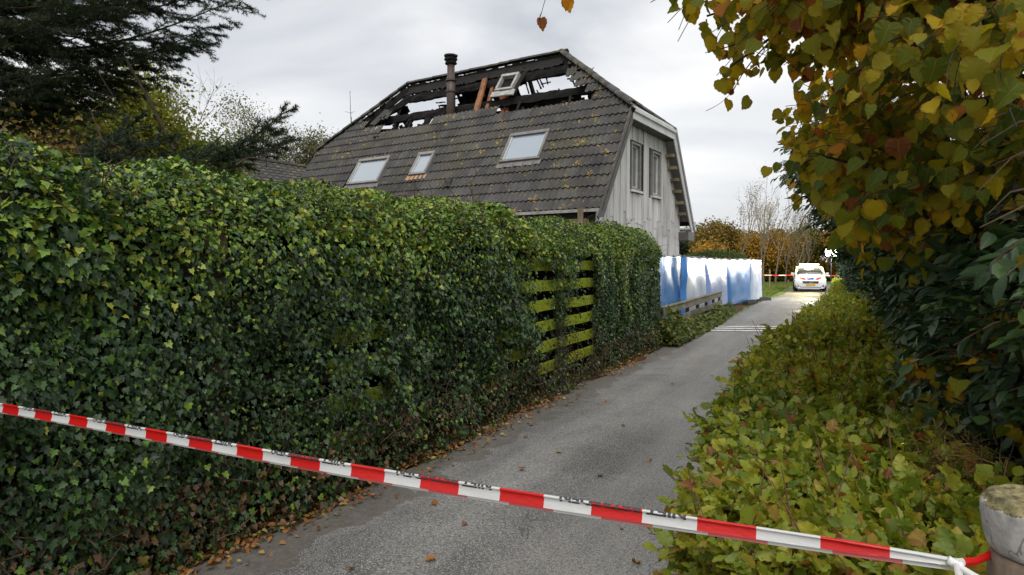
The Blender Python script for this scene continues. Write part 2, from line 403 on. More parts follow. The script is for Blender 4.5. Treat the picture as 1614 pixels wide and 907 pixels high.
def tile_mat():
    m, t = material('roof_tile'); co = N(t, 'ShaderNodeNewGeometry').outputs['Position']
    n = noise(t, 1.4, 6, .65, co); n2 = noise(t, 45, 5, .7, co)
    f = math_(t, 'ADD', math_(t, 'ADD', math_(t, 'MULTIPLY', n, .55), math_(t, 'MULTIPLY', n2, .45)), math_(t, 'MULTIPLY', math_(t, 'SUBTRACT', objrand(t), .5), .16))
    c = ramp(t, f, [(.32, (.030, .029, .028)), (.52, (.060, .058, .056)), (.72, (.115, .111, .106))])
    c = mixc(t, ramp(t, noise(t, .9, 5, .65, co), [(.46, (0, 0, 0)), (.66, (.6, .6, .6))]), c, mixc(t, n2, (.05, .045, .03), (.14, .125, .09)))
    lm = noise(t, 3.3, 3, .5, co); ls = noise(t, 17, 4, .65, co)
    lich = math_(t, 'GREATER_THAN', math_(t, 'ADD', math_(t, 'MULTIPLY', lm, .45), math_(t, 'MULTIPLY', ls, .55)), .605)
    c = mixc(t, math_(t, 'MULTIPLY', lich, .85), c, (.34, .23, .03))
    wh = math_(t, 'GREATER_THAN', math_(t, 'ADD', math_(t, 'MULTIPLY', noise(t, 2.1, 3, .5, objco(t)), .3), math_(t, 'MULTIPLY', noise(t, 26, 3, .6, co), .7)), .62)
    c = mixc(t, math_(t, 'MULTIPLY', wh, .6), c, (.34, .34, .31))
    return finish(m, t, c, .8, n2, .5, .006, .3)
M_TILE = tile_mat()
M_CHAR = varied('charred_wood', (.004, .004, .004), (.022, .020, .019), 9, .85, .7, .02, .25)
M_CHARG = varied('charred_deck', (.004, .004, .004), (.03, .026, .023), 3, .9, .7, .02, .2)
M_RAFT = varied('scorched_rafter', (.03, .018, .012), (.46, .21, .09), 2.2, .7, .5, .01, .25, stretch=(1, 1, .5))
M_BRICK = varied('scorched_brick', (.12, .04, .02), (.45, .16, .08), 6, .85, .5, .01, .2)
M_ASHW = varied('ash_white_metal', (.16, .15, .14), (.5, .49, .46), 7, .6, .3, .006, .4)
M_FRAME = varied('grey_metal_frame', (.13, .125, .115), (.26, .25, .235), 6, .5, .2, .003, .4)
M_LEAD = varied('lead_apron', (.10, .10, .10), (.22, .21, .2), 8, .6, .4, .006, .4)
M_TERRA = varied('clay_apron', (.28, .15, .08), (.5, .32, .2), 8, .8, .4, .006, .3)
M_WHITE = varied('white_painted_wood', (.42, .42, .41), (.68, .68, .67), 3, .55, .25, .004, .35)
M_DARKT = varied('dark_verge', (.04, .037, .034), (.12, .11, .10), 5, .6, .4, .006, .3)
M_WOOD = varied('weathered_wood', (.10, .075, .045), (.30, .24, .16), 5, .8, .5, .006, .2, stretch=(1, 1, .3))
M_WALLB = varied('rendered_wall', (.07, .066, .06), (.16, .15, .14), 4, .85, .4, .006, .2)
M_PIPE = varied('flue_metal', (.010, .009, .009), (.085, .055, .043), 5, .5, .4, .006, .5)
def gable_board_mat():
    m, t = material('weathered_white_board'); co = N(t, 'ShaderNodeTexCoord').outputs['Object']
    st = noise(t, 2.2, 6, .65, objco(t, (6, 6, .55))); n = noise(t, 1.1, 5, .6, co); fine = noise(t, 30, 4, .7, objco(t, (3, 3, .15)))
    f = math_(t, 'ADD', math_(t, 'ADD', math_(t, 'MULTIPLY', st, .5), math_(t, 'MULTIPLY', n, .3)), math_(t, 'MULTIPLY', fine, .2))
    f = math_(t, 'ADD', f, math_(t, 'MULTIPLY', math_(t, 'SUBTRACT', objrand(t), .5), .22))
    c = ramp(t, f, [(.28, (.27, .26, .245)), (.45, (.50, .49, .465)), (.7, (.68, .67, .645))])
    return finish(m, t, c, .65, fine, .3, .004, .3)
M_GB = gable_board_mat()
def pane_mat(name, col, rough=.06):
    m, t = material(name); co = objco(t); n = noise(t, 2.5, 4, .6, co)
    c = mixc(t, math_(t, 'MULTIPLY', n, .35), col, tuple(x * .75 for x in col))
    return finish(m, t, c, rough, noise(t, 1.2, 2, .5, co), .04, .02, .9, coat=1.0)
M_SKYP = pane_mat('skylight_glass', (.30, .35, .40))
M_WINP = pane_mat('window_glass', (.13, .135, .14), .25)

def rp(u, v, off=0):       # point on the near roof plane (local): u along ridge (0 .. -HL), v up the slope
    return Vector((u, v * math.cos(SL) - off * math.sin(SL), HE + v * math.sin(SL) + off * math.cos(SL)))
def rpf(u, v, off=0):      # far roof plane
    p = rp(u, v, off); return Vector((p.x, HW - p.y, p.z))
def hipr(v): return 0 if v <= VH else -RI * (v - VH) / (SLEN - VH)
def hipl(v): return -HL - hipr(v)
def jag(a, b, s, seed): return float(noise3(a * s, b * s, 0, seed)) - .5
def near_hole(u, v):
    lo = 3.74 if u > -4.3 else (3.86 if u > -6.5 else 3.78)
    if u < -7.6: lo += max(0, (-7.6 - u)) * .02
    left = -9.3 - (v - 3.75) * .85 if v < 4.5 else hipl(v) + .10
    right = -1.42 - (v - 4.0) * .66
    return v > lo and left < u < right
def far_hole(u, v):
    j = jag(u, v, 4.5, 21) * .28 + jag(u, v, 13, 22) * .12
    if 4.2 + j < v < 5.6 + j * .3 and -9.1 + j < u < -6.85 + j and v < 5.6 - (u + 7.7) * .22: return True
    if 4.65 + j * .5 < v < 5.32 + (u + 4.3) * .06 + j and -4.5 + j < u < -2.15: return True
    if 4.5 + j < v < 4.85 + j and -9.9 < u < -9.45: return True
    if jag(u, v, 6.3, 40) > .33 and v > 4.2: return True
    return False
def deck(name, fn, keep, mat, du=.11, off=-.06, th=.03):
    mb = MB(); nu, nv = int(HL / du), int(SLEN / du)
    k = {}
    for i in range(nu):
        for j in range(nv):
            u0, u1, v0, v1 = -HL * (i + 1) / nu, -HL * i / nu, SLEN * j / nv, SLEN * (j + 1) / nv
            um, vm = (u0 + u1) / 2, (v0 + v1) / 2
            if um > hipr(vm) or um < hipl(vm) or not keep(um, vm): continue
            q = []
            for (a, b) in ((u0, v0), (u1, v0), (u1, v1), (u0, v1)):
                key = (round(a, 4), round(b, 4))
                if key not in k:
                    k[key] = len(mb.v); jx, jy = (jag(a, b, 40, 5) * .08, jag(a, b, 40, 6) * .08) if b > 3.3 else (0, 0)
                    mb.v.append(tuple(fn(a + jx, b + jy, off)))
                q.append(k[key])
            mb.f.append(tuple(q)); mb.m.append(0)
    o = mb.build(name, mat, house); s_ = o.modifiers.new('thick', 'SOLIDIFY'); s_.thickness = th; s_.offset = 0
    return o
SKY = [(-8.22, 1.93, 1.32, 1.02, 'wide skylight beside the low roof end'), (-6.10, 1.98, .62, .84, 'small narrow skylight above a clay apron'), (-2.72, 2.18, 1.20, 1.0, 'wide skylight near the gable')]
def in_sky(u, v, m=0): return any(abs(u - a) < w / 2 + m and abs(v - b) < h / 2 + m for a, b, w, h, _ in SKY)
roof = empty('roof', parent=house)
def reparent(o, p): o.parent = p; return o
reparent(deck('roof_deck', rp, lambda u, v: not near_hole(u, v) and not in_sky(u, v, -.04), M_CHARG), roof)
reparent(deck('far_roof_deck', rpf, lambda u, v: not far_hole(u, v), M_CHARG), roof)
# hip ends
mb = MB(); mb.add([(0, INS, HH - .05), (0, HW - INS, HH - .05), (-RI, HW / 2, HR - .05)], [(0, 1, 2)]); o = mb.build('hip_end', M_TILE, roof)
o.modifiers.new('thick', 'SOLIDIFY').thickness = .06
mb = MB(); A_, B_, C_ = Vector((-HL, HW - INS, HH - .05)), Vector((-HL, INS, HH - .05)), Vector((-HL + RI, HW / 2, HR - .05))
mb.add([A_, B_, B_.lerp(C_, .35), A_.lerp(C_, .5)], [(0, 1, 2, 3)]); o = mb.build('hip_end', M_CHARG, roof); o.modifiers.new('thick', 'SOLIDIFY').thickness = .06

# --- tiles: double-roll concrete tiles, 0.30 x 0.33 exposed
TWD, TEX = .30, .33
def tile_mesh(seed=0):
    mb = MB(); n = 12; ln = TEX + .05
    for r_ in (0, 1):
        for i in range(n + 1):
            x = -TWD / 2 + TWD * i / n; z = .021 * math.cos(2 * math.pi * (i / n) * 2 + .6)
            mb.v.append((x, 0 if r_ == 0 else ln, z + (.048 if r_ == 0 else .012)))
    for i in range(n + 1):
        x = -TWD / 2 + TWD * i / n; z = .021 * math.cos(2 * math.pi * (i / n) * 2 + .6)
        mb.v.append((x, .002, z + .020))
    for i in range(n):
        mb.f.append((i, i + 1, n + 2 + i, n + 1 + i)); mb.f.append((2 * n + 2 + i, 2 * n + 3 + i, i + 1, i))
    mb.m = [0] * len(mb.f); return mb
tb = tile_mesh()
tile_me = tb.mesh('roof_tile', M_TILE)
spots = []
nrow = int(SLEN / TEX)
for j in range(nrow):
    v = j * TEX
    for i in range(int(HL / TWD) + 1):
        u = -.16 - i * TWD - (.0 if j % 2 else .15) * 0
        vm = v + .17
        if u > hipr(vm) + .1 or u < hipl(vm) - .1 or u < -HL + .12: continue
        if near_hole(u, vm) or in_sky(u, vm, .03): continue
        spots.append((u, v))
RB = Matrix(((1, 0, 0), (0, math.cos(SL), -math.sin(SL)), (0, math.sin(SL), math.cos(SL)))).to_4x4()
def tile_matrix(u, v, wob=1):
    ex_ = 0
    if v > 3.2 and near_hole(u, v + .5): ex_ = random.uniform(-2.5, 2.5) * wob
    return Matrix.Translation(rp(u, v, random.uniform(0, .006))) @ RB @ Matrix.Rotation(R(random.uniform(-.7, .7) * wob + ex_), 4, 'Z') @ Matrix.Rotation(R(random.uniform(-.6, .6)), 4, 'X')
def clipped(u, v):
    """a tile cut along the hip"""
    bm = bmesh.new(); bm.from_mesh(tile_me); bm.transform(Matrix.Translation((u, v, 0)))
    for s_ in (1, -1):
        if s_ == 1: p0, p1 = Vector((0, VH, 0)), Vector((-RI, SLEN, 0))
        else: p0, p1 = Vector((-HL, VH, 0)), Vector((-HL + RI, SLEN, 0))
        d = (p1 - p0).normalized(); nrm = Vector((d.y, -d.x, 0)) * s_
        if v + .4 > VH: bmesh.ops.bisect_plane(bm, geom=bm.verts[:] + bm.edges[:] + bm.faces[:], plane_co=p0, plane_no=nrm, clear_outer=True)
    bm.transform(Matrix.Translation((-u, -v, 0)))
    me = bpy.data.meshes.new('roof_tile'); bm.to_mesh(me); bm.free(); me.materials.append(M_TILE); return me
spots.sort(key=lambda s_: -s_[0])
rest = bmesh.new(); npart = 0
for (u, v) in spots:
    cut = (v + .4 > VH) and (u + .2 > hipr(v + .36) or u - .2 < hipl(v + .36))
    me = clipped(u, v) if cut else tile_me
    if not len(me.polygons): continue
    M = tile_matrix(u, v)
    if npart < 296:
        o = link('roof_tile', me, roof); o.matrix_local = M; npart += 1
    else:
        c = me.copy(); c.transform(M); rest.from_mesh(c)
me = bpy.data.meshes.new('roof_tiles'); rest.to_mesh(me); rest.free(); me.materials.append(M_TILE)
o = link('roof_tiles', me, roof); o['kind'] = 'stuff'

# --- ridge and hip caps
def cap_mesh(r=.125, ln=.44):
    mb = MB(); n = 8
    for k, (y, rr) in enumerate(((0, r), (ln, r * .86))):
        for i in range(n + 1):
            a = math.pi * i / n; mb.v.append((rr * math.cos(a), y, rr * .75 * math.sin(a) - .03))
        for i in range(n + 1):
            a = math.pi * i / n; mb.v.append(((rr - .02) * math.cos(a), y, (rr - .02) * .75 * math.sin(a) - .03))
    w = n + 1
    for i in range(n):
        mb.f += [(i + 1, i, 2 * w + i, 2 * w + i + 1), (w + i, w + i + 1, 3 * w + i + 1, 3 * w + i), (i, i + 1, w + i + 1, w + i), (2 * w + i + 1, 2 * w + i, 3 * w + i, 3 * w + i + 1)]
    mb.m = [0] * len(mb.f); return mb.mesh('ridge_tile', M_TILE, True)
cap_me = cap_mesh()
def caps(p, q, name='ridge_tile', step=.385, wob=1.0):
    p, q = Vector(p), Vector(q); d = (q - p); n = max(1, round(d.length / step)); d.normalize()
    X = d.cross(Vector((0, 0, 1))).normalized(); Z = X.cross(d)
    Mx = Matrix(((X.x, d.x, Z.x, 0), (X.y, d.y, Z.y, 0), (X.z, d.z, Z.z, 0), (0, 0, 0, 1)))
    for i in range(n):
        o = link(name, cap_me, roof)
        o.matrix_local = Matrix.Translation(p.lerp(q, i / n) + Vector((0, 0, random.uniform(.0, .012)))) @ Mx @ Matrix.Rotation(R(random.uniform(-2, 2) * wob), 4, 'Y') @ Matrix.Rotation(R(random.uniform(0, 1.6)), 4, 'X')
caps((-HL + RI, HW / 2, HR + .05), (-RI + .1, HW / 2, HR + .05))
caps((.02, INS - .02, HH + .05), (-RI, HW / 2, HR + .06), 'hip_tile')
caps((.02, HW - INS, HH - .03), (-RI, HW / 2, HR + .0), 'hip_tile')
caps((-HL, INS, HH + .05), (-HL + RI, HW / 2, HR + .05), 'hip_tile', wob=4)
# --- charred structure seen through the hole
st = empty('burnt_roof_frame', parent=house)
def beam(name, p, q, w, h, mat=None, n=14, jit=.012, up=(0, 0, 1)):
    mb = MB(); mb.rough_bar(p, q, w, h, n, jit, up); return mb.build(name, mat or M_CHAR, st)
beam('purlin', (-9.4, 2.72, 6.44), (-1.45, 2.72, 6.36), .17, .22, n=40, jit=.02)
beam('purlin', (-8.4, 3.12, 7.14), (-2.4, 3.12, 7.14), .16, .22, n=30, jit=.02)
beam('ridge_beam', (-8.7, HW / 2, 7.50), (-2.7, HW / 2, 7.50), .10, .22, n=30)
beam('hip_rafter', (-HL, INS + .1, HH - .15), (-HL + RI, HW / 2, HR - .18), .10, .2, n=16)
beam('hip_rafter', (-HL + .55, INS + .12, HH - .2), (-HL + RI + .35, HW / 2 - .25, HR - .5), .12, .2, n=16, jit=.025)
beam('hip_rafter', (-HL, HW - INS, HH - .15), (-HL + RI, HW / 2, HR - .18), .10, .2, n=16)
beam('hip_rafter', (0, INS, HH - .15), (-RI, HW / 2, HR - .15), .10, .2, n=16)
for i, u in enumerate(np.arange(-10.2, -1.2, .62)):
    if -9.0 < u < -7.2: continue
    v1 = SLEN - .05
    a, b = rpf(u, 2.6, -.16), rpf(u, v1, -.16)
    if u > hipr(4.6) or u < hipl(4.6) or (-4.3 < u < -2.6 and i % 2): continue
    top = SLEN - .1 if hipl(SLEN) < u < hipr(SLEN) else (4.6)
    beam('rafter', a, rpf(u, top, -.16), .07, .14, n=10)
for i, vv in enumerate((3.6, 4.2)):
    beam('far_purlin', rpf(-9.6, vv, -.2), rpf(-1.9, vv, -.2), .1, .16, n=24, jit=.03)
for u, v0, v1 in ((-7.25, 3.7, 4.6), (-8.05, 3.7, 4.35), (-6.9, 3.6, 4.1)): beam('broken_rafter', rp(u, v0, -.2), rp(u + .12, v1, -.25), .09, .14, n=8, jit=.03)
# jagged battens hanging at the edges of the far hole
for i in range(26):
    u = random.choice([random.uniform(-4.4, -2.3), random.uniform(-8.7, -7.0), random.uniform(-8.7, -7.0)])
    v = random.uniform(4.8, 5.2) if u > -5 else random.uniform(4.4, 5.4)
    a = rpf(u, v, -.1); b = rpf(u + random.uniform(-.05, .05), v + random.choice([-1, 1]) * random.uniform(.15, .4), -.12)
    if random.random() < .5: b = rpf(u + random.choice([-1, 1]) * random.uniform(.2, .5), v + random.uniform(-.1, .1), -.1)
    beam('broken_batten', a, b, .035, .03, n=4, jit=.008)
for i in range(34):      # splintered stubs along the edge of the hole and hanging from the ridge
    u = random.uniform(-8.9, -1.9)
    if i % 2: a = rp(u, 3.74, -.08); b = rp(u + random.uniform(-.12, .12), 3.74 + random.uniform(.12, .38), -.06 + random.uniform(-.08, .04))
    else: a = rp(u, 5.5, -.06); b = rp(u + random.uniform(-.1, .1), 5.5 - random.uniform(.15, .4), -.1 - random.uniform(0, .12))
    beam('splinter', a, b, random.uniform(.03, .08), random.uniform(.02, .05), n=3, jit=.012)
# leaning scorched rafters
beam('leaning_rafter', rp(-5.05, 3.72, -.05), rp(-5.28, 5.35, .02), .16, .09, M_RAFT, 12, .004, up=(0, -1, .6))
beam('leaning_rafter', rp(-4.78, 3.70, -.22), rp(-5.02, 5.1, -.18), .11, .11, M_RAFT, 12, .004, up=(0, -1, .6))
beam('leaning_rafter', rp(-4.15, 3.74, -.4), rp(-4.72, 5.0, -.45), .22, .10, M_BRICK, 8, .012, up=(0, -1, .6))
beam('scorched_lath', rp(-4.9, 5.42, -.1), rp(-3.75, 5.5, -.1), .05, .06, M_RAFT, 10, .01)
for (u, v, w, h) in ((-7.0, 3.82, .26, .12), (-7.9, 3.7, .22, .14), (-3.9, 3.86, .2, .12), (-4.1, 3.8, .14, .2), (-7.35, 3.95, .3, .18), (-5.6, 5.05, .2, .12)):
    mb = MB(); mb.rough_bar(rp(u, v, -.35), rp(u + w, v + .03, -.33), .12, h, 3, .015); mb.build('scorched_brick', M_BRICK, st)
# far-gable-side inner studs and dark infill below the purlin
for u in (-8.45, -7.5, -6.6, -5.4, -3.2, -2.3): beam('stud', (u, 2.5, 4.9), (u + .05, 2.5, 6.1), .1, .1, n=6, jit=.015, up=(1, 0, 0))
mb = MB()
for k in range(46):        # collapsed ceiling boards, one tangled mass of char
    u = random.uniform(-9.0, -1.9); y = random.uniform(2.1, 4.3); z = random.uniform(5.45, 5.85 + .1 * jag(u, 0, 3, 2))
    mb.bar((u, y, z), (u + random.uniform(-.7, .7), y + random.uniform(-.4, .4), z + random.uniform(-.2, .25)), random.uniform(.05, .2), .03, jit=.01)
mb.build('fallen_char', M_CHAR, st)['kind'] = 'stuff'
# tiles still hanging at the left edge of the hole and by the right hip
for (u, v, a) in ((-9.05, 4.35, -14), (-8.8, 4.25, 8), (-9.25, 4.05, -20), (-1.75, 4.25, 4), (-1.95, 4.5, 8), (-2.15, 4.75, 10), (-1.68, 4.55, -5)):
    o = link('loose_tile', tile_me, roof); o.matrix_local = Matrix.Translation(rp(u, v, .02)) @ RB @ Matrix.Rotation(R(a), 4, 'Z')
# soot-black soffit of the surviving strip just under the ridge
mb = MB()
for i in range(60):
    u0 = -8.55 + i * .098; mb.add([rp(u0, 5.42 + random.uniform(-.06, .05), -.03), rp(u0 + .098, 5.42 + random.uniform(-.06, .05), -.03), rp(u0 + .098, 5.84, -.03), rp(u0, 5.84, -.03)], [(0, 1, 2, 3)])
o = mb.build('ridge_strip', M_CHAR, st); o.modifiers.new('t', 'SOLIDIFY').thickness = .03

# --- skylights
def skylight(u, v, w, h, lab, burnt=False, tilt=0, par=None, pane=None):
    root = empty('skylight', parent=par or house); root.matrix_local = Matrix.Translation(rp(u, v, .0)) @ RB @ Matrix.Rotation(R(tilt), 4, 'Z')
    root['label'] = lab
    fm = M_ASHW if burnt else M_FRAME
    mb = MB(); b = .075
    mb.box((-w / 2, -h / 2, -.02), (w / 2, -h / 2 + b, .10)).box((-w / 2, h / 2 - b * 1.4, -.02), (w / 2, h / 2, .12))
    mb.box((-w / 2 + .001, -h / 2 + b, -.02), (-w / 2 + b, h / 2 - b * 1.4, .11)).box((w / 2 - b, -h / 2 + b, -.02), (w / 2 - .001, h / 2 - b * 1.4, .11))
    mb.build('frame', fm, root, bevel=.008)
    if not burnt:
        mb = MB(); mb.box((-w / 2 + b, -h / 2 + b, .04), (w / 2 - b, h / 2 - b * 1.4, .06)); mb.build('pane', M_SKYP, root)
        mb = MB(); mb.box((-w / 2 + b, -h / 2 + b + .002, .061), (-w / 2 + b + .022, h / 2 - b * 1.4, .09)).box((w / 2 - b - .022, -h / 2 + b + .002, .061), (w / 2 - b, h / 2 - b * 1.4, .09)); mb.build('sash_bead', M_WHITE, root)
    return root
for k, s_ in enumerate(SKY):
    r_ = skylight(*s_)
    mb = MB(); w, h = s_[2], s_[3]; n = 14
    for i in range(n + 1):
        x = -w / 2 - .06 + (w + .12) * i / n; z = .03 + .018 * math.cos(i * 1.9)
        mb.v += [(x, -h / 2 - .17, z + .022), (x, -h / 2 - .001, .045)]
    for i in range(n): mb.f.append((2 * i, 2 * i + 2, 2 * i + 3, 2 * i + 1)); mb.m.append(0)
    mb.build('apron', M_TERRA if k == 1 else M_LEAD, r_).modifiers.new('t', 'SOLIDIFY').thickness = .006
r_ = skylight(-4.30, 4.95, .62, .66, 'small burnt skylight frame left hanging in the roof hole', True, -3)
mb = MB(); mb.rough_bar((-.40, -.44, .03), (.42, -.44, .03), .2, .05, 10, .012, (0, 0, 1)); mb.build('apron', M_ASHW, r_)
mb = MB(); mb.rough_bar((.38, -.42, 0), (.40, .42, -.02), .12, .06, 8, .012, (0, 0, 1)); mb.build('flashing', M_CHAR, r_)
mb = MB(); mb.box((-.25, -.27, -.03), (.25, .25, -.01)); mb.build('blind', M_CHAR, r_)
# --- roof vent cowl
mb = MB(); mb.rough_bar(rp(-4.75, 1.02, .03), rp(-4.75, 1.22, .12), .18, .10, 3, .004, (0, -1, 1)); mb.build('roof_vent', M_DARKT, house)

# --- flue pipe
fl = empty('flue_pipe', (-6.13, 2.45, 5.2), parent=house)
mb = MB(); mb.lathe([(.135, 0), (.135, 1.65), (.135, 2.0), (.115, 2.01), (.115, 2.58)], n=20, jit=.012); mb.build('pipe', M_PIPE, fl, True)
for z in (1.68, 2.02): mb = MB(); mb.lathe([(.14, 0), (.165, .008), (.165, .05), (.14, .058)], (0, 0, z), 20); mb.build('collar', M_PIPE, fl)
mb = MB(); mb.lathe([(.12, 2.52), (.17, 2.54), (.185, 2.57), (.15, 2.60), (.15, 2.62), (.19, 2.65), (.20, 2.69), (.16, 2.72), (.16, 2.74), (.205, 2.76), (.20, 2.81), (.08, 2.83)], n=16, jit=.07); mb.build('cowl', M_CHAR, fl)

# --- aerial behind the left hip
an = empty('antenna', (-13.2, 5.0, 0), parent=house)
mb = MB(); mb.tube([(0, 0, 0), (0, 0, 5.5), (0, 0, 7.55)], [.04, .03, .025], 6); mb.build('mast', M_FRAME, an)
mb = MB(); mb.tube([(-.02, 0, 7.5), (-.05, 0, 8.5), (-.05, 0, 8.56)], [.012, .008, .014], 5)
for a in range(3): mb.tube([(-.02, 0, 7.7), (-.02 + .22 * math.cos(a * 2.1), .22 * math.sin(a * 2.1), 7.74)], .006, 4)
mb.build('whip', M_CHAR, an)

# --- walls
GX = -.30; E_ = .35
def roof_under(y): return min(HH - .14, HE - .26 + min(y, HW - y) * math.tan(SL))
WIN = [(2.40, 3.04, 3.58, 4.80), (3.92, 4.56, 3.56, 4.79)]
gw = empty('gable_wall', parent=house)
mb = MB(); ysn = np.linspace(E_, HW - E_, 50)
for i in range(49):
    y0, y1 = ysn[i], ysn[i + 1]; ym = (y0 + y1) / 2; cuts = [(-.1, max(-.05, roof_under(ym)))]
    for a, b, c, d in WIN:
        if a - .02 < ym < b + .02: cuts = [(-.1, c - .02), (d + .02, roof_under(ym))]
    for z0, z1 in cuts: mb.box((GX - .16, y0 + .0005, z0), (GX - .028, y1 - .0005, z1))
mb.build('wall_backing', M_DARKT, gw)
y = E_; BWD = .196; k = 0
while y < HW - E_ - .02:
    y1 = min(y + BWD, HW - E_); segs = [(0.0, None)]
    lay = .014 if k % 2 else 0
    for a, b, c, d in WIN:
        if y1 > a - .06 and y < b + .06: segs = [(0.0, c - .08), (d + .05, None)]
    out = []
    for z0, z1 in segs:      # boards are lapped somewhere along the height, as in the photograph
        if z0 == 0:
            j = 2.15 + .9 * float(noise3(k * .77, 3, 0, 17)); out += [(z0, j, .0), (j + .004, z1, .012)]
        else: out.append((z0, z1, .0))
    for z0, z1, ex_ in out:
        t0 = roof_under(y) if z1 is None else z1; t1 = roof_under(y1) if z1 is None else z1
        if t0 < z0 + .05 and t1 < z0 + .05: continue
        t0, t1 = max(t0, z0 + .01), max(t1, z0 + .01)
        xa = GX - .024 + ex_ + lay; xb = xa + .022; g_ = .003
        mb = MB(); mb.add([(xa, y + g_, z0), (xb, y + g_, z0), (xb, y1 - g_, z0), (xa, y1 - g_, z0), (xa, y + g_, t0), (xb, y + g_, t0), (xb, y1 - g_, t1), (xa, y1 - g_, t1)],
                          [(0, 3, 2, 1), (4, 5, 6, 7), (0, 1, 5, 4), (1, 2, 6, 5), (2, 3, 7, 6), (3, 0, 4, 7)])
        mb.build('board', M_GB, gw)
    y = y1; k += 1
for a, b, c, d in WIN:
    wr = empty('window', (GX, 0, 0), parent=house)
    mb = MB()
    mb.box((-.12, a, c), (.035, a + .055, d)).box((-.12, b - .055, c), (.035, b, d)).box((-.12, a + .056, d - .055), (.034, b - .056, d)).box((-.12, a + .056, c), (.034, b - .056, c + .055))
    mb.build('frame', M_FRAME, wr)
    mb = MB(); mb.box((-.10, a + .057, c + .057), (-.04, a + .105, d - .057)).box((-.10, b - .105, c + .057), (-.04, b - .057, d - .057)).box((-.10, a + .106, d - .105), (-.041, b - .106, d - .058)).box((-.10, a + .106, c + .058), (-.041, b - .106, c + .105)); mb.build('sash', M_WHITE, wr)
    mb = MB(); mb.box((-.085, a + .106, c + .106), (-.07, b - .106, d - .106)); mb.build('pane', M_WINP, wr)
    mb = MB(); mb.box((-.06, a - .03, c - .06), (.09, b + .03, c - .004)); mb.build('sill', M_WHITE, wr, bevel=.006)
for nm, a, b in (('side_wall', (-HL + .3, .36, 0), (GX - .17, .58, HE + .35)), ('rear_wall', (-HL + .3, HW - .58, 0), (GX - .17, HW - .36, HE + .35)), ('end_wall', (-HL + .3, .59, 0), (-HL + .5, HW - .59, 4.2)), ('attic_floor', (-HL + .51, .59, 5.28), (GX - .17, HW - .59, 5.40))):
    mb = MB()
    if nm == 'attic_floor': a, b = (-HL + .6, 1.75, 5.22), (GX - .2, HW - 1.75, 5.34)
    mb.box(a, b); mb.build(nm, M_WALLB if nm != 'attic_floor' else M_CHARG, house)
# --- verges, fascias, soffit blocks
def verge(name, y0, z0, y1, z1, w, mat, x=0.0, th=.03, up=1):
    mb = MB(); mb.bar((x, y0, z0), (x, y1, z1), w, th, up=(1, 0, 0)); return mb.build(name, mat, house)
tz = lambda y_: HE + y_ * math.tan(SL)
n0 = .17
verge('verge_board', -.06, tz(-.06) - n0, INS - .0, HH - n0, .26, M_DARKT, -.015)
verge('verge_board', HW + .06, tz(-.06) - n0, HW - INS, HH - n0, .28, M_WHITE, .0)
verge('verge_cap', HW + .11, tz(-.06) - n0 + .10, HW - INS + .04, HH + .0, .11, M_FRAME, .018, .045)
mb = MB(); mb.box((-.02, INS + .03, HH - .30), (.02, HW - INS - .03, HH + .03)); mb.build('hip_fascia', M_WHITE, house)
mb = MB(); mb.box((.021, INS + .03, HH - .13), (.075, HW - INS - .03, HH - .035)); mb.build('hip_gutter', M_WHITE, house, bevel=.01)
mb = MB(); mb.add([(GX, INS - .1, HH - .31), (-.022, INS - .1, HH - .31), (-.022, HW - INS + .1, HH - .31), (GX, HW - INS + .1, HH - .31)], [(0, 1, 2, 3)]); mb.build('hip_soffit', M_DARKT, house)
mb = MB()
mb.add([(GX, HW - E_ + .12, roof_under(E_) - .16), (-.03, HW - E_ + .12, roof_under(E_) - .16), (-.03, HW - INS, HH - .32), (GX, HW - INS, HH - .32)], [(0, 1, 2, 3)])
o = mb.build('verge_soffit', M_FRAME, house)
for i in range(6):
    f = .10 + i * .158; y_ = HW - E_ - .02 + (INS * -1 + E_ + .0) * f; z_ = roof_under(E_) - .14 + (HH - .36 - roof_under(E_)) * f
    mb = MB(); mb.box((GX + .002, y_ - .12, z_ - .05), (-.04, y_ + .05, z_ + .04)); mb.build('purlin_end', M_WOOD, house)
mb = MB(); mb.box((GX - .1, HW - .5, HE - .5), (.03, HW + .10, HE - .24)); mb.build('eave_box', M_DARKT, house)
mb = MB(); mb.tube([(-HL, HW + .15, HE - .14), (.06, HW + .15, HE - .14)], .06, 8); mb.build('far_gutter', M_WHITE, house)
# near eave: pale fascia, broken gutter, bare timbers
mb = MB(); mb.bar((-6, -.07, HE - .03), (-.02, -.07, HE - .03), .03, .07); mb.build('eave_fascia', M_ASHW, house)
mb = MB(); mb.rough_bar((-6, .02, HE - .26), (-.35, .02, HE - .28), .14, .13, 18, .01); mb.build('eave_timber', M_WOOD, house)
mb = MB(); mb.box((-.52, -.12, HE - .36), (-.39, -.085, HE + .03)); mb.build('gutter_bracket', M_WOOD, house)
mb = MB(); mb.rough_bar((-.08, .16, HE - .95), (-.02, -.02, HE - .2), .12, .05, 5, .012, (1, 0, 0)); mb.build('torn_trim', M_WHITE, house)
mb = MB(); mb.box((GX + .001, HW - 1.35, 1.82), (GX + .18, HW - 1.0, 1.92)); mb.build('outdoor_lamp', M_WHITE, house)
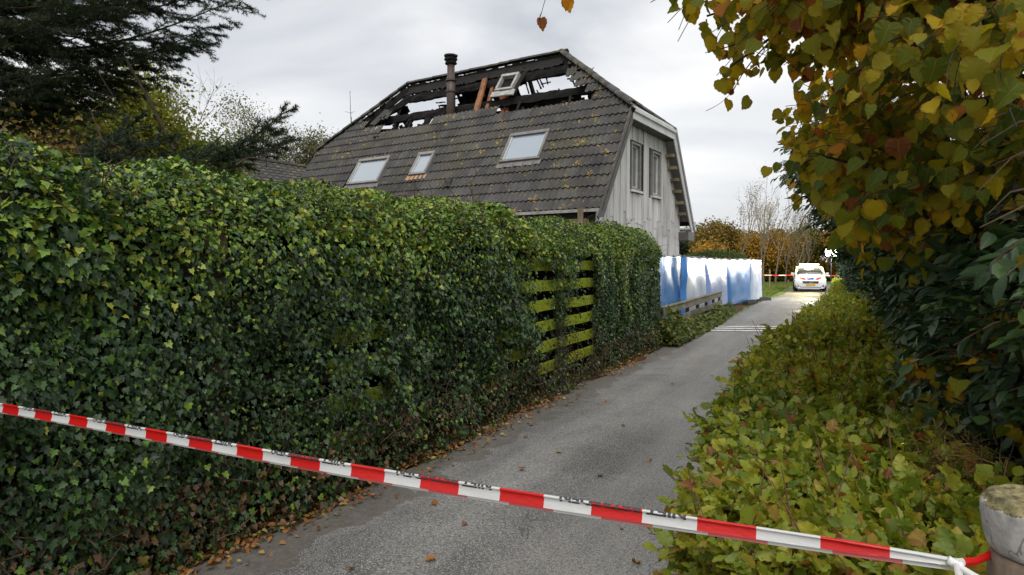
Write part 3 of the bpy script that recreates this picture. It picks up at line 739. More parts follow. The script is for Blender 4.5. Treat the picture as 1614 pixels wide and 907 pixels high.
# --- low tiled outbuilding beside the left end
sh = tag(empty('outbuilding', (-17.45, 16.4, 0), math.pi / 2 - TH), 'low outbuilding with dark tiled roof beyond the left end of the burnt house', 'outbuilding')
mb = MB(); mb.box((-3.2, 0, 0), (3.0, 2.6, 4.35)); mb.build('wall', M_WALLB, sh)
mb = MB(); nx, ny = 90, 9
for j in range(ny):
    for e_ in (0, 1):
        f = (j + e_) / ny
        for i in range(nx + 1):
            mb.v.append((-3.5 + 6.8 * i / nx, -.35 + 1.7 * f, 4.3 + 1.2 * f + .02 * math.cos(i * math.pi / 2) + (.035 if e_ == 0 else 0)))
for j in range(2 * ny - 1):
    for i in range(nx): mb.f.append((j * (nx + 1) + i, j * (nx + 1) + i + 1, (j + 1) * (nx + 1) + i + 1, (j + 1) * (nx + 1) + i)); mb.m.append(0)
mb.build('roof_tiles', M_TILE, sh)['kind'] = 'stuff'
mb = MB(); mb.add([(-3.5, 1.36, 5.49), (3.3, 1.36, 5.49), (3.3, 3.0, 4.3), (-3.5, 3.0, 4.3)], [(0, 1, 2, 3)]); mb.build('rear_roof', M_TILE, sh)
mb = MB()
for i in range(17): mb.tube([(-3.5 + i * .4, 1.35, 5.5), (-3.5 + i * .4 + .43, 1.35, 5.525)], .09, 8)
mb.build('ridge_tiles', M_TILE, sh)['kind'] = 'stuff'
# ------------------------------------------------------------------ ivy-grown board fence on the left
M_IVY = leaf_mat('ivy_leaf', [(0, (.015, .034, .014)), (.35, (.027, .062, .020)), (.62, (.048, .11, .025)), (.76, (.11, .22, .028)), (.86, (.23, .36, .036)), (.92, (.40, .42, .05)), (.96, (.16, .08, .03)), (1, (.10, .05, .025))], .34, .14, .45, (.10, .15, .07), .022)
M_TWIG = varied('twig_bark', (.035, .024, .016), (.13, .09, .055), 14, .85, .5, .004, .2)
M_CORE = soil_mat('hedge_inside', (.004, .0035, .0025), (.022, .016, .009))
def algae_mat():
    m, t = material('algae_green_board'); co = objco(t, (1, 1, 1)); st = noise(t, 5, 6, .7, objco(t, (3, .6, 5)))
    n = noise(t, 1.4, 4, .6, N(t, 'ShaderNodeNewGeometry').outputs['Position']); f2 = noise(t, 40, 4, .7, objco(t, (2, .25, 3)))
    c = ramp(t, math_(t, 'ADD', math_(t, 'MULTIPLY', st, .6), math_(t, 'MULTIPLY', f2, .4)), [(.3, (.15, .17, .02)), (.5, (.36, .42, .03)), (.7, (.52, .56, .05))])
    c = mixc(t, ramp(t, n, [(.56, (0, 0, 0)), (.72, (.85, .85, .85))]), c, (.16, .13, .085))
    # algae only where the ivy has left the boards open; bare grey-brown wood under the leaves
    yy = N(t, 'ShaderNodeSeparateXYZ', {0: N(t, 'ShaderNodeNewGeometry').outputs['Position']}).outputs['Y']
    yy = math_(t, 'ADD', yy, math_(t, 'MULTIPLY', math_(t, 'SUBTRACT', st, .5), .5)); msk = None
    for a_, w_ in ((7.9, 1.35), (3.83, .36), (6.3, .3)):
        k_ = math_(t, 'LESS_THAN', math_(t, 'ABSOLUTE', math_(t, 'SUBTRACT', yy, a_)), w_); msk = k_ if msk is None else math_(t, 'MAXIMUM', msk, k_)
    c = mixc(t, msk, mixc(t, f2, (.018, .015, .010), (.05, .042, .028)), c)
    return finish(m, t, c, .85, f2, .5, .005, .15)
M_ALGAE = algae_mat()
fence = tag(empty('board_fence', (-3.31, 0, 0)), 'algae-green horizontal board fence showing through gaps in the ivy', 'fence')
board_me = {}
for pnl in range(8):
    y0 = -1.0 + pnl * 1.8
    for k in range(7):
        z = .34 + k * .262; sgn = 1 if k % 1 == 0 else -1
        mb = MB(); L_ = 1.79; n = 6; vs = []
        for i in range(n + 1):
            y = L_ * i / n; dz = .004 * math.sin(i * 1.7 + k + pnl); th = .011
            mb.v += [(-th, y, -.07 + dz), (th, y, -.07 + dz), (th, y, .07 + dz), (-th, y, .07 + dz)]
        for i in range(n):
            for j in range(4): mb.f.append((i * 4 + j, i * 4 + 4 + j, i * 4 + 4 + (j + 1) % 4, i * 4 + (j + 1) % 4))
        mb.f += [(0, 1, 2, 3), (n * 4 + 3, n * 4 + 2, n * 4 + 1, n * 4)]; mb.m = [0] * len(mb.f)
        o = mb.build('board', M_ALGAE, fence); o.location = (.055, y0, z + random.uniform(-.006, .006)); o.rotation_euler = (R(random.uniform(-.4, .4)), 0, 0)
    mb = MB(); mb.box((-.045, y0 + 1.8 - .045, 0), (.04, y0 + 1.8 + .045, 2.0)); mb.build('post', M_WOOD, fence)

ivy = tag(empty('ivy_hedge', (0, 0, 0)), 'tall dark green ivy hedge smothering the board fence along the lane', 'hedge')
def ivy_top(y):
    z = 2.25 + .05 * (noise3(y * 1.1, 0, 0, 31) - .5) + .08 * (noise3(y * 3.7, 0, 0, 32) - .5)
    z = z + .22 * np.exp(-((y - 10.9) / .55) ** 2) + .12 * np.exp(-((y - 12.1) / .45) ** 2) - .12 * np.exp(-((y - 11.55) / .25) ** 2)
    return z - .30 * np.clip((y - 12.6) / .7, 0, 1) ** 2
def ivy_bulge(y, z): return .13 * (noise3(y * 1.1, z * 1.3, 0, 33) - .5) + .16 * (noise3(y * 3.6, z * 3.6, 0, 34) - .5)
GAPS = [(7.22, .95, .42, .72), (8.46, 1.02, .53, .78), (3.80, 1.05, .12, .09), (3.86, .70, .16, .09), (6.30, .70, .15, .09)]
def gapf(y, z):
    d = np.full(np.shape(y), 9.0)
    for a, b, w, h in GAPS: d = np.minimum(d, (np.abs((y - a) / w) ** 4 + np.abs((z - b) / h) ** 4) ** .25)
    return d + .55 * (noise3(y * 5, z * 5, 0, 35) - .5)
n = 165000
Y = .15 + 13.2 * rng.rand(n) ** 1.18
top = ivy_top(Y); rad = .46
arc = rng.rand(n) * (top - rad + rad * 1.57 + .45)
Zf = top - rad
face = arc < Zf; cr_ = (~face) & (arc < Zf + rad * 1.57)
ang = np.clip((arc - Zf) / rad, 0, 1.5708)
Z = np.where(face, arc, np.where(cr_, Zf + rad * np.sin(ang), top))
Xs = np.where(face, -3.08, np.where(cr_, -3.08 - rad * (1 - np.cos(ang)), -3.08 - rad - (arc - Zf - rad * 1.57)))
endf = np.clip((Y - 12.9) / .4, 0, 1) ** 2
depth = rng.rand(n) ** 1.6 * .17
out = np.stack([np.where(face, 1, np.cos(ang)), endf * .8, np.where(face, .12, np.where(cr_, np.sin(ang), 1))], 1)
out = norm(out)
bul = ivy_bulge(Y, Z)
P = np.stack([Xs - endf * .35, Y, Z], 1) + out * (bul - depth)[:, None]
P[:, 0] = np.where(face & (Z < 1.95), np.maximum(P[:, 0], -3.215 + .02 * rng.rand(n)), P[:, 0])
P[:, 0] += np.where(face, .10 * np.clip((.5 - Z) / .5, 0, 1), 0)      # skirts out at the foot
keep = (gapf(Y, Z) > 1) | ~face | (rng.rand(n) < .05)
keep &= ~(face & (Z < .22) & (rng.rand(n) < .5))
keep &= ~(face & (noise3(Y * 3.4, Z * 3.4, 0, 61) > .78) & (rng.rand(n) < .45) & (Z > .5))
Nv = out * .8 + np.array([.05, 0, .34]) + rv(n, .42)
T = np.stack([.25 * np.ones(n), np.zeros(n), -1.0 * np.where(face, 1, .25)], 1) + out * .35 + rv(n, .45)
S = (.0165 + .033 * rng.rand(n) ** 1.8) * (.72 + .56 * noise3(Y * 2.3, Z * 2.3, 0, 37))
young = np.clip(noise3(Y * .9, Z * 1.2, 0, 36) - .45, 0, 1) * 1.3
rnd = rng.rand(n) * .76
crest_light = np.where(face, np.clip((Z - 1.3) / .6, 0, .9), 1.0)  # crest leaves picked lighter: young growth, with sky light put into their colour
rnd = np.where(rng.rand(n) < .05 + .85 * crest_light * (.55 + young) , .72 + rng.rand(n) * .215, rnd)
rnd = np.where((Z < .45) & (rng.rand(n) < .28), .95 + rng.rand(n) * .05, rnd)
yel = np.exp(-((Y - 10.6) / .35) ** 2 - ((Z - 1.35) / .5) ** 2)
rnd = np.where(rng.rand(n) < yel * .5, .84 + rng.rand(n) * .09, rnd)
k_ = keep
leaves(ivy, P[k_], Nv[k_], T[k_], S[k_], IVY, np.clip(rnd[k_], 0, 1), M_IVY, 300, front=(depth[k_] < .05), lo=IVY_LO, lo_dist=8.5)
# woody stems and trailing runners
mb = MB()
for i in range(150):
    y = rng.uniform(.5, 13); z = rng.uniform(.05, .5); p = [np.array([-3.1 + .12 * float(ivy_bulge(y, z)), y, z])]
    for k in range(6):
        y += rng.normal(0, .09); z += rng.uniform(.02, .16) * (1 if i % 3 else .3); p.append(np.array([-3.1 + float(ivy_bulge(y, z)) + rng.uniform(-.05, .05), y, z]))
    mb.tube(p, np.linspace(.006, .0025, 7), 4)
for i in range(120):      # dead bramble loops on the crest and foot
    y = rng.uniform(.8, 13); z0 = float(ivy_top(y)); c = np.array([-3.12, y, z0 - rng.uniform(.02, .35)]); p = []
    if i % 2: c = np.array([-2.98, y, rng.uniform(.05, .5)])
    for k in range(7):
        p.append(c.copy()); c = c + np.array([rng.normal(.0, .035), rng.normal(0, .06), rng.normal(.01, .05)])
    mb.tube(p, np.linspace(.005, .002, 7), 4)
o = mb.build('stems', M_TWIG, ivy); o['kind'] = 'stuff'
# dark inside of the hedge, behind the boards
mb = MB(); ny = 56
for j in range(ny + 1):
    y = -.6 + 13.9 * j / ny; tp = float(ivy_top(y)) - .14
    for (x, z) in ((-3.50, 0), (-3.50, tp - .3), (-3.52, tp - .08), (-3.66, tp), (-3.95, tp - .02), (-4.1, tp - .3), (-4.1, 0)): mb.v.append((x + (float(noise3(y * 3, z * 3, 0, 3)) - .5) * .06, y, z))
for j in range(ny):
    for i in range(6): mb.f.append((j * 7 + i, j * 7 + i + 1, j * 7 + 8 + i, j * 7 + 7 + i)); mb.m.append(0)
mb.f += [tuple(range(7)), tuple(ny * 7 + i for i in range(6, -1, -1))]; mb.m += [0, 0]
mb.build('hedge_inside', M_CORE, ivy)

# ------------------------------------------------------------------ low beech hedge on the right
M_BEECH = leaf_mat('beech_leaf', [(0, (.09, .16, .02)), (.3, (.20, .28, .028)), (.55, (.33, .39, .04)), (.75, (.47, .47, .055)), (.88, (.44, .36, .05)), (.94, (.36, .17, .05)), (1, (.24, .085, .035))], .38, .46, .5, (.30, .28, .10), .016, edge=(.24, .13, .03))
M_BTWIG = varied('beech_twig', (.06, .03, .018), (.17, .085, .05), 14, .8, .4, .003, .25)
beech = tag(empty('beech_hedge', (0, 0, 0)), 'low yellow-green beech hedge along the right edge of the lane', 'hedge')
def bl(y):  # left face
    return -.50 + .12 * np.clip((3.4 - y) / 1.0, 0, 1) + .20 * np.clip((2.3 - y) / .9, 0, 1.2) ** 2 * 2.2 + .52 * np.clip((y - 7) / 12, 0, 1) + .17 * (noise3(y * 1.6, 0, 0, 51) - .5) + .2 * np.clip((y - 16) / 16, 0, 1)
def bt(x, y): return .96 + .10 * (noise3(x * 2.2, y * 1.4, 0, 52) - .5) * 2 + .16 * np.clip((x - .0) / .9, 0, 1) - .05 * np.clip((y - 5) / 10, 0, 1)
def beech_leaves(n, y0, y1, tw_len, nl, sz, pw=1.0):
    y = y0 + (y1 - y0) * rng.rand(n) ** pw; kind = rng.rand(n)
    L0 = bl(y); xr = np.interp(y, [1.5, 2.4, 5, 10], [.62, .42, .5, .95])
    onface = kind < .40; onend = (kind > .93) & (y0 < 2)
    x = np.where(onface, L0 + .0, L0 + (xr - L0) * rng.rand(n))
    z = np.where(onface, .06 + .92 * rng.rand(n) ** .8, bt(x, y) - .02)
    inset = rng.rand(n) ** 1.5 * .22
    o_ = np.where(onface[:, None], np.array([-1., -.15, .35]), np.array([-.12, -.1, 1.]))
    x = x + np.where(onface, inset + .10 * np.clip((z - .8) / .2, 0, 1) ** 2, 0); z = z - np.where(onface, 0, inset)
    # near end, rounded
    xe = rng.uniform(-.20, .75, n); ye = 1.50 + .55 * np.clip((.10 - xe) / .45, 0, 1) ** 2 + rng.rand(n) ** 1.5 * .25; ze = .08 + .92 * rng.rand(n) ** .7
    x = np.where(onend, xe, x); y = np.where(onend, ye, y); z = np.where(onend, ze, z)
    o_ = np.where(onend[:, None], np.array([-.2, -1., .35]), o_)
    o_ = norm(o_ + rv(n, .42))
    o_[:, 2] = np.maximum(o_[:, 2], -.2)
    ln = tw_len * (.5 + rng.rand(n))
    base = np.stack([x, y, z], 1) - o_ * .07
    pts, Ns, Ts, Ss, Rs, fr = [], [], [], [], [], []
    side = norm(np.cross(o_, np.array([0, 0, 1.]) + rv(n, .15)))
    upn = np.cross(side, o_); tone = noise3(x * 1.2, y * 1.2, z * 1.2, 53)
    for k in range(nl):
        f = (k + .6) / nl; s_ = 1 if k % 2 else -1
        p = base + o_ * (ln * f)[:, None] + np.array([0, 0, -1.]) * (.25 * ln * f * f)[:, None]
        last = k == nl - 1
        d = o_ * (1.0 if last else .75) + side * (0 if last else s_ * .8) + rv(n, .34)
        pts.append(p); Ts.append(d); Ns.append(upn + rv(n, .55)); Ss.append(sz * (.62 + .55 * rng.rand(n)) * (1 - .25 * f))
        r_ = np.clip(rng.beta(1.7, 1.8, n) * .88 + (tone - .5) * .35, 0, .9)
        r_ = np.where(rng.rand(n) < .055, .92 + .08 * rng.rand(n), r_)
        Rs.append(r_); fr.append(inset < .10)
    return base, o_, ln, np.concatenate(pts), np.concatenate(Ns), np.concatenate(Ts), np.concatenate(Ss), np.concatenate(Rs), np.concatenate(fr)
b0, od, ln, P, Nv, T, S, rnd, fr = beech_leaves(5200, 1.55, 7.0, .15, 6, .062, 1.25)
b1, od1, ln1, P1, N1, T1, S1, r1, f1 = beech_leaves(5600, 6.6, 34, .17, 5, .075, 1.5)
Pa, Na, Ta, Sa, ra, fa = [np.concatenate(q) for q in ((P, P1), (Nv, N1), (T, T1), (S, S1), (rnd, r1), (fr, f1))]
ok = Pa[:, 1] > 1.36
leaves(beech, Pa[ok], Na[ok], Ta[ok], Sa[ok], BEECH, ra[ok], M_BEECH, 300, front=fa[ok], lo=BEECH_LO, lo_dist=7)
mb = MB()
for i in range(0, len(b0), 2):
    p = b0[i]; q = p + od[i] * ln[i] + np.array([0, 0, -.25 * ln[i]]); m_ = (p + q) / 2 + np.array([0, 0, .02])
    mb.tube([p, m_, q], [.003, .0024, .0014], 3, cap=False)
for i in range(90):      # upright shoots standing out of the clipped top
    y = rng.uniform(1.7, 9); x = float(bl(np.array(y))) + rng.uniform(0, .9); z = float(bt(x, y)); p = np.array([x, y, z - .1]); d = norm(np.array([[rng.normal(-.15, .25), rng.normal(0, .2), 1]]))[0]
    mb.tube([p, p + d * .12, p + d * rng.uniform(.16, .3)], [.003, .0025, .0014], 4)
for i in range(160):
    y = rng.uniform(1.7, 8); x = rng.uniform(-.2, .6); mb.tube([(x, y, 0), (x + rng.normal(0, .1), y + rng.normal(0, .1), .45), (x + rng.normal(0, .2), y + rng.normal(0, .2), .88)], [.012, .008, .004], 4)
mb.build('twigs', M_BTWIG, beech)['kind'] = 'stuff'
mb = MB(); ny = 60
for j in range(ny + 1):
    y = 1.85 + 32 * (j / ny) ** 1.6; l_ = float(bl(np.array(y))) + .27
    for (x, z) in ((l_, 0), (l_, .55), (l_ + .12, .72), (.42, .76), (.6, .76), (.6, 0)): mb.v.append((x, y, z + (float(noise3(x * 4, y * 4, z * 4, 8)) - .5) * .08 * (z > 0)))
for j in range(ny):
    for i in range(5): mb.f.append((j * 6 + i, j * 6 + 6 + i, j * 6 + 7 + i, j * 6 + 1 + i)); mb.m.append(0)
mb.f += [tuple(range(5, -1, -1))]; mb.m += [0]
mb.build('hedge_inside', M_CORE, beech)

# ------------------------------------------------------------------ tall dark evergreen hedge behind it
M_LAUR = leaf_mat('evergreen_leaf', [(0, (.018, .040, .018)), (.4, (.032, .072, .026)), (.75, (.06, .125, .032)), (.93, (.10, .18, .035)), (1, (.18, .17, .03))], .32, .12, .5, (.06, .10, .03), .012)
tall = tag(empty('evergreen_hedge', (0, 0, 0)), 'tall dark evergreen hedge with glossy leaves behind the low beech hedge', 'hedge')
def wallx(y, z):
    near = np.clip(1.15 - np.abs(y - 7.2) / 3.2, 0, 1)
    return np.interp(y, [1.8, 2.6, 5, 10, 18], [.70, .54, .66, .95, .60]) - np.clip(z - 1.0, 0, 1.7) * (.12 + .58 * near) + .32 * (noise3(y * .9, z * 1.1, 0, 71) - .5) + .2 * (noise3(y * 2.6, z * 2.6, 0, 72) - .5) + np.clip(z - 2.55, 0, 2) * .55
def tall_leaves(n, y0, y1, zt, ln, nl, sz, pw):
    y = y0 + (y1 - y0) * rng.rand(n) ** pw; z = .25 + (zt - .25) * rng.rand(n)
    ins = rng.rand(n) ** 1.4 * .3
    x = wallx(y, z) + ins
    o_ = norm(np.array([-1., -.25, .25]) + rv(n, .5)); base = np.stack([x, y, z], 1)
    side = norm(np.cross(o_, np.array([0, 0, 1.]) + rv(n, .4))); upn = np.cross(side, o_)
    L_ = ln * (.5 + rng.rand(n)); Q = [[] for _ in range(6)]
    for k in range(nl):
        f = (k + .4) / nl; s_ = 1 if k % 2 else -1
        Q[0].append(base + o_ * (L_ * f)[:, None] - np.array([0, 0, .3]) * (L_ * f * f)[:, None])
        Q[1].append(upn + rv(n, .3)); Q[2].append(o_ * .8 + side * s_ * .7 + np.array([0, 0, -.25]) + rv(n, .2))
        Q[3].append(sz * (.6 + .6 * rng.rand(n))); Q[4].append(np.clip(rng.beta(1.6, 2.2, n), 0, .97)); Q[5].append(ins < .12)
    return base, o_, L_, [np.concatenate(q) for q in Q]
bb, oo, ll, Q = tall_leaves(4200, 1.5, 9.5, 2.9, .16, 7, .075, 1.25)
_, _, _, Q2 = tall_leaves(3600, 9, 36, 2.7, .2, 6, .10, 1.4)
Q = [np.concatenate([a, b]) for a, b in zip(Q, Q2)]
ok = (screen(Q[0])[2] > 1.2) & (Q[0][:, 2] < 1.75 + .35 * np.clip(Q[0][:, 1] - 2.5, 0, 9))
leaves(tall, Q[0][ok], Q[1][ok], Q[2][ok], Q[3][ok], LAUREL, Q[4][ok], M_LAUR, 300, front=Q[5][ok])
mb = MB()
for i in range(0, len(bb), 2):
    if (bb[i] - CAM) @ CF > 1.3: mb.tube([bb[i], bb[i] + oo[i] * ll[i] * .5, bb[i] + oo[i] * ll[i] - np.array([0, 0, .3]) * ll[i]], [.004, .003, .0015], 3, cap=False)
for i in range(60):
    y = rng.uniform(2.2, 12); x = rng.uniform(1.0, 1.5); mb.tube([(x, y, 0), (x + rng.normal(0, .15), y + rng.normal(0, .15), 1.2), (x - rng.uniform(.1, .6), y + rng.normal(0, .3), 2.6)], [.02, .014, .006], 5)
mb.build('twigs', M_TWIG, tall)['kind'] = 'stuff'
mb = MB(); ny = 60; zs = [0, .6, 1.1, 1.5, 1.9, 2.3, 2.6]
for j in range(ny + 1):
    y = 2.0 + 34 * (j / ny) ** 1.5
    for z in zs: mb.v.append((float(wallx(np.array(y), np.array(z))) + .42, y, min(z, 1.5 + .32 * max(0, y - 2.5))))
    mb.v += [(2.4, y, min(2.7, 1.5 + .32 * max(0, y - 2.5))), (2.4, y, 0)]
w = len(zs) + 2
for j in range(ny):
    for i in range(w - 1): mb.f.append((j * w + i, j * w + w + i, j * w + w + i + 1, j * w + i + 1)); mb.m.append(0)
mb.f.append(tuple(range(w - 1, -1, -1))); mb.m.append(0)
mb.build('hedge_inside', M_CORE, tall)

# ------------------------------------------------------------------ linden overhanging from the right
M_LIND = leaf_mat('linden_leaf', [(0, (.06, .10, .012)), (.22, (.15, .18, .012)), (.42, (.30, .275, .014)), (.62, (.50, .36, .014)), (.8, (.64, .35, .012)), (.9, (.58, .22, .014)), (.96, (.28, .085, .02)), (1, (.16, .05, .02))], .55, .5, .22, (.32, .28, .06), .014, edge=(.22, .09, .02))
M_LBARK = varied('linden_bark', (.02, .018, .015), (.075, .065, .05), 10, .85, .6, .006, .2)
lind = tag(empty('linden_tree', (1.9, 3.9, 0)), 'broad-leaved tree in yellow autumn leaf reaching over the lane', 'tree')
LT = np.array([1.9, 3.9, 0])
wood = MB(); tipsP = []
wood.tube([(0, 0, 0), (.02, .02, 1.6), (-.05, .05, 3.0), (-.1, .1, 4.6)], [.13, .11, .09, .05], 10)
def limb(p0, p1, r0, sag=.1, nsub=13, sub=.55, lev=0):
    p0, p1 = np.array(p0, float), np.array(p1, float); ln_ = np.linalg.norm(p1 - p0); n_ = 7; pts = []
    if lev:      # the crown keeps its outline: shoots that would stray far over the lane are short
        w_ = p1 + LT; lim = -.66 + (2.75 - w_[2]) * .60
        if w_[0] < lim: 
            if rng.rand() < .75: return
            p1 = p0 + (p1 - p0) * .6; ln_ *= .6
    bend = rng.normal(0, .07, 3) * ln_
    for i in range(n_ + 1):
        f = i / n_; pts.append(p0 + (p1 - p0) * f + bend * math.sin(f * math.pi) + np.array([0, 0, -sag * ln_ * f * f]))
    wood.tube(pts, np.linspace(r0, max(.0015, r0 * .22), n_ + 1), 5 if lev == 0 else 4)
    if lev < 2:
        for k in range(nsub):
            f = rng.uniform(.22, 1.0); b = pts[min(n_, int(f * n_))]
            d = norm((p1 - p0)[None] / ln_ + rv(1, .55))[0]; d[2] -= .12
            limb(b, b + d * sub * rng.uniform(.5, 1.1), r0 * .42 * (1.1 - .6 * f), .18, 6, sub * .5, lev + 1)
    if lev >= 1:
        m_ = 7 if lev == 2 else 5
        for i in range(1, m_ + 1):
            f = i / m_; tipsP.append((pts[min(n_, int(round(f * n_)))], (p1 - p0) / ln_))
W2 = lambda x, y, z: np.array([x, y, z]) - LT
for tgt, st_, r0 in (((-.38, 2.75, 2.72), 2.7, .022), ((-.12, 3.2, 3.0), 3.2, .028), ((-.05, 2.7, 2.3), 2.3, .022), ((.25, 2.35, 2.75), 2.9, .024), ((.35, 3.0, 2.05), 2.2, .02), ((.62, 2.45, 2.15), 2.2, .02),
                     ((-.3, 3.9, 3.3), 3.5, .028), ((.0, 4.5, 2.9), 3.0, .025), ((.1, 3.8, 2.5), 2.7, .025), ((.75, 2.35, 2.9), 3.2, .022), ((.5, 3.6, 1.9), 2.0, .018), ((.2, 4.6, 3.8), 3.8, .025), ((-.25, 2.5, 3.05), 3.1, .022),
                     ((.3, 2.9, 3.5), 3.6, .024), ((.62, 2.75, 1.65), 1.9, .016), ((.55, 3.3, 1.5), 1.7, .015), ((.8, 2.6, 3.4), 3.5, .022), ((.42, 2.75, 1.55), 1.9, .016), ((.36, 3.2, 1.3), 1.7, .014), ((-.50, 2.5, 3.18), 3.2, .022), ((-.62, 2.35, 3.0), 3.1, .02), ((-.45, 2.6, 2.9), 3.0, .02), ((-.15, 2.4, 3.1), 3.2, .02), ((.15, 2.5, 2.95), 3.1, .02), ((.4, 2.5, 2.7), 2.9, .02), ((-.1, 3.5, 2.2), 2.4, .02)):
    limb((-.03, .03, st_), W2(*tgt), r0, nsub=15 if tgt[2] > 2.1 else 5)
wood.build('trunk', M_LBARK, lind)
tp = np.array([a for a, b in tipsP]); td = np.array([b for a, b in tipsP])
rep = 1
P = np.repeat(tp, rep, 0); D = np.repeat(td, rep, 0); n = len(P)
P = P + rv(n, .03)
T = D * .45 + np.array([0, 0, -.75]) + rv(n, .4)
Nv = np.array([-.15, -.95, .45]) + rv(n, .55)
S = .036 + .038 * rng.rand(n) ** 1.5
Wd = P + LT
tone = noise3(Wd[:, 0] * 1.6, Wd[:, 1] * 1.6, Wd[:, 2] * 1.6, 81)
rnd = np.clip(rng.beta(2, 2.1, n) * .88 + (tone - .5) * .55, 0, .93); rnd = np.where(rng.rand(n) < .05, .93 + .07 * rng.rand(n), rnd)
ok = (screen(Wd)[2] > 1.55) & (Wd[:, 0] > -.60 + (2.75 - Wd[:, 2]) * .60 + .28 * (noise3(Wd[:, 0] * 5, Wd[:, 1] * 5, Wd[:, 2] * 5, 83) - .5) - .10 * (rng.rand(n) < .06)) & ((Wd[:, 2] > 1.95) | (rng.rand(n) < .75))
leaves(lind, P[ok], Nv[ok], T[ok], S[ok], LINDEN, rnd[ok], M_LIND, 300, off=LT, stuff='crown')
tw = MB(); tw.tube([W2(.1, 2.6, 3.15), W2(-.5, 2.3, 2.95), W2(-.86, 2.17, 2.70), W2(-.885, 2.17, 2.615)], [.006, .004, .002, .001], 4); tw.tube([W2(-.7, 2.24, 2.83), W2(-.93, 2.14, 2.66), W2(-.96, 2.13, 2.55)], [.003, .0015, .001], 4)
tw.build('twig', M_LBARK, lind)
hp = np.array([W2(-.875, 2.18, 2.625), W2(-.86, 2.175, 2.64), W2(-.955, 2.13, 2.55), W2(-.95, 2.125, 2.565), W2(-.885, 2.17, 2.63)])
leaves(lind, hp, np.array([[.2, -1, .3], [-.4, -.9, .2], [.5, -.8, .1], [-.5, -.6, .6], [.9, -.3, .4]]), np.array([[.2, .1, -1], [.9, .3, -.3], [.2, 0, -1], [-.6, .2, -.6], [.5, 0, -1.]]), np.array([.05, .04, .045, .035, .05]), LINDEN, np.array([.86, .97, .98, .99, .9]), M_LIND, 5, off=LT)
def plain(name, c, rough=.4, spec=.5, metal=0, coat=0, **k):
    m, t = material(name); return finish(m, t, c, rough, None, spec=spec, metal=metal, coat=coat, **k)
# ------------------------------------------------------------------ site fence with blue-and-white sheeting
def tarp_mat(name, c0, c1):
    m, t = material(name); co = objco(t); n = noise(t, 1.3, 4, .6, co); w = noise(t, 5, 5, .65, objco(t, (1, 1, .6)), .6)
    c = ramp(t, n, [(.35, c0), (.65, c1)])
    return finish(m, t, c, .30, w, .2, .03, .6, coat=.22, Coat_Roughness=.2)
M_TB = tarp_mat('blue_sheeting', (.045, .19, .52), (.10, .28, .62))
M_TW = tarp_mat('white_sheeting', (.42, .50, .68), (.62, .67, .76))
M_TV = tarp_mat('pale_blue_sheeting', (.20, .32, .66), (.34, .45, .76))
M_TUBE = varied('galvanised_tube', (.22, .23, .24), (.45, .46, .47), 8, .45, .2, .003, .5, .5)
M_RUB = varied('black_rubber_block', (.012, .012, .012), (.045, .043, .04), 9, .9, .5, .008, .25)
FP = [(-4.18, 16.4), (-4.02, 19.27), (-3.81, 22.17), (-3.59, 25.65), (-3.10, 29.37), (-2.88, 31.72)]
FH = [1.90, 1.92, 1.90, 1.88, 1.90, 1.88]
FLAB = [('sheeted_barrier', M_TB, 'blue sheeted site fence panel half hidden by the ivy hedge', .04), ('sheeted_barrier', M_TW, 'white sheeted site fence panel behind the low wooden fence', .13), ('sheeted_barrier', M_TV, 'pale violet-blue sheeted site fence panel next to the blue one', .13),
        ('sheeted_barrier', M_TB, 'bright blue sheeted site fence panel beside the lane', .10), ('sheeted_barrier', M_TW, 'narrow white sheeted site fence panel at the grass end', .10)]
for i, (nm, mat, lab, belly) in enumerate(FLAB):
    a, b = Vector((*FP[i], 0)), Vector((*FP[i + 1], 0)); d = b - a; ln_ = d.length; ang = math.atan2(d.y, d.x)
    root = tag(empty(nm, a, ang), lab, 'barrier', 'sheeted site fence panels')
    mb = MB(); nx, nz = 30, 26; h0, h1 = FH[i], FH[i + 1]
    for j in range(nz + 1):
        f = j / nz
        for k in range(nx + 1):
            u = k / nx; z = .10 + (h0 + (h1 - h0) * u - .13) * f
            edge = min(1, 14 * u * (1 - u))
            o_ = -belly * (1 - f ** 2.2) * edge * (.9 + .2 * float(noise3(u * 2, f * 2, i, 91)))
            o_ += -.05 * (float(noise3(u * 5, f * 2.5, i, 92)) - .5) * edge - .008 * (float(noise3(u * 20, f * 9, i, 93)) - .5)
            mb.v.append((.03 + (ln_ - .06) * u, o_, z - .012 * math.sin(u * 18.8) * (j == nz)))
    for j in range(nz):
        for k in range(nx): mb.f.append((j * (nx + 1) + k, j * (nx + 1) + k + 1, (j + 1) * (nx + 1) + k + 1, (j + 1) * (nx + 1) + k)); mb.m.append(0)
    mb.build('sheeting', mat, root, True)
    for x in (.02, ln_ - .02):
        mb = MB(); mb.tube([(x, .03, .02), (x, .03, (h0 if x < 1 else h1) + .05)], .021, 8); mb.build('post', M_TUBE, root, True)
    for z in (.14, None):
        mb = MB(); mb.tube([(.04, .03, z or h0), (ln_ - .04, .03, z or h1)], .017, 6); mb.build('rail', M_TUBE, root, True)
    mb = MB()
    for k in range(6):
        u = (k + .5) / 6; mb.tube([(ln_ * u, .03, h0 + (h1 - h0) * u - .035), (ln_ * u + .02, .0, h0 + (h1 - h0) * u + .03), (ln_ * u, .055, h0 + (h1 - h0) * u + .02)], .006, 4)
    mb.build('cable_ties', M_RUB, root)['kind'] = 'stuff'
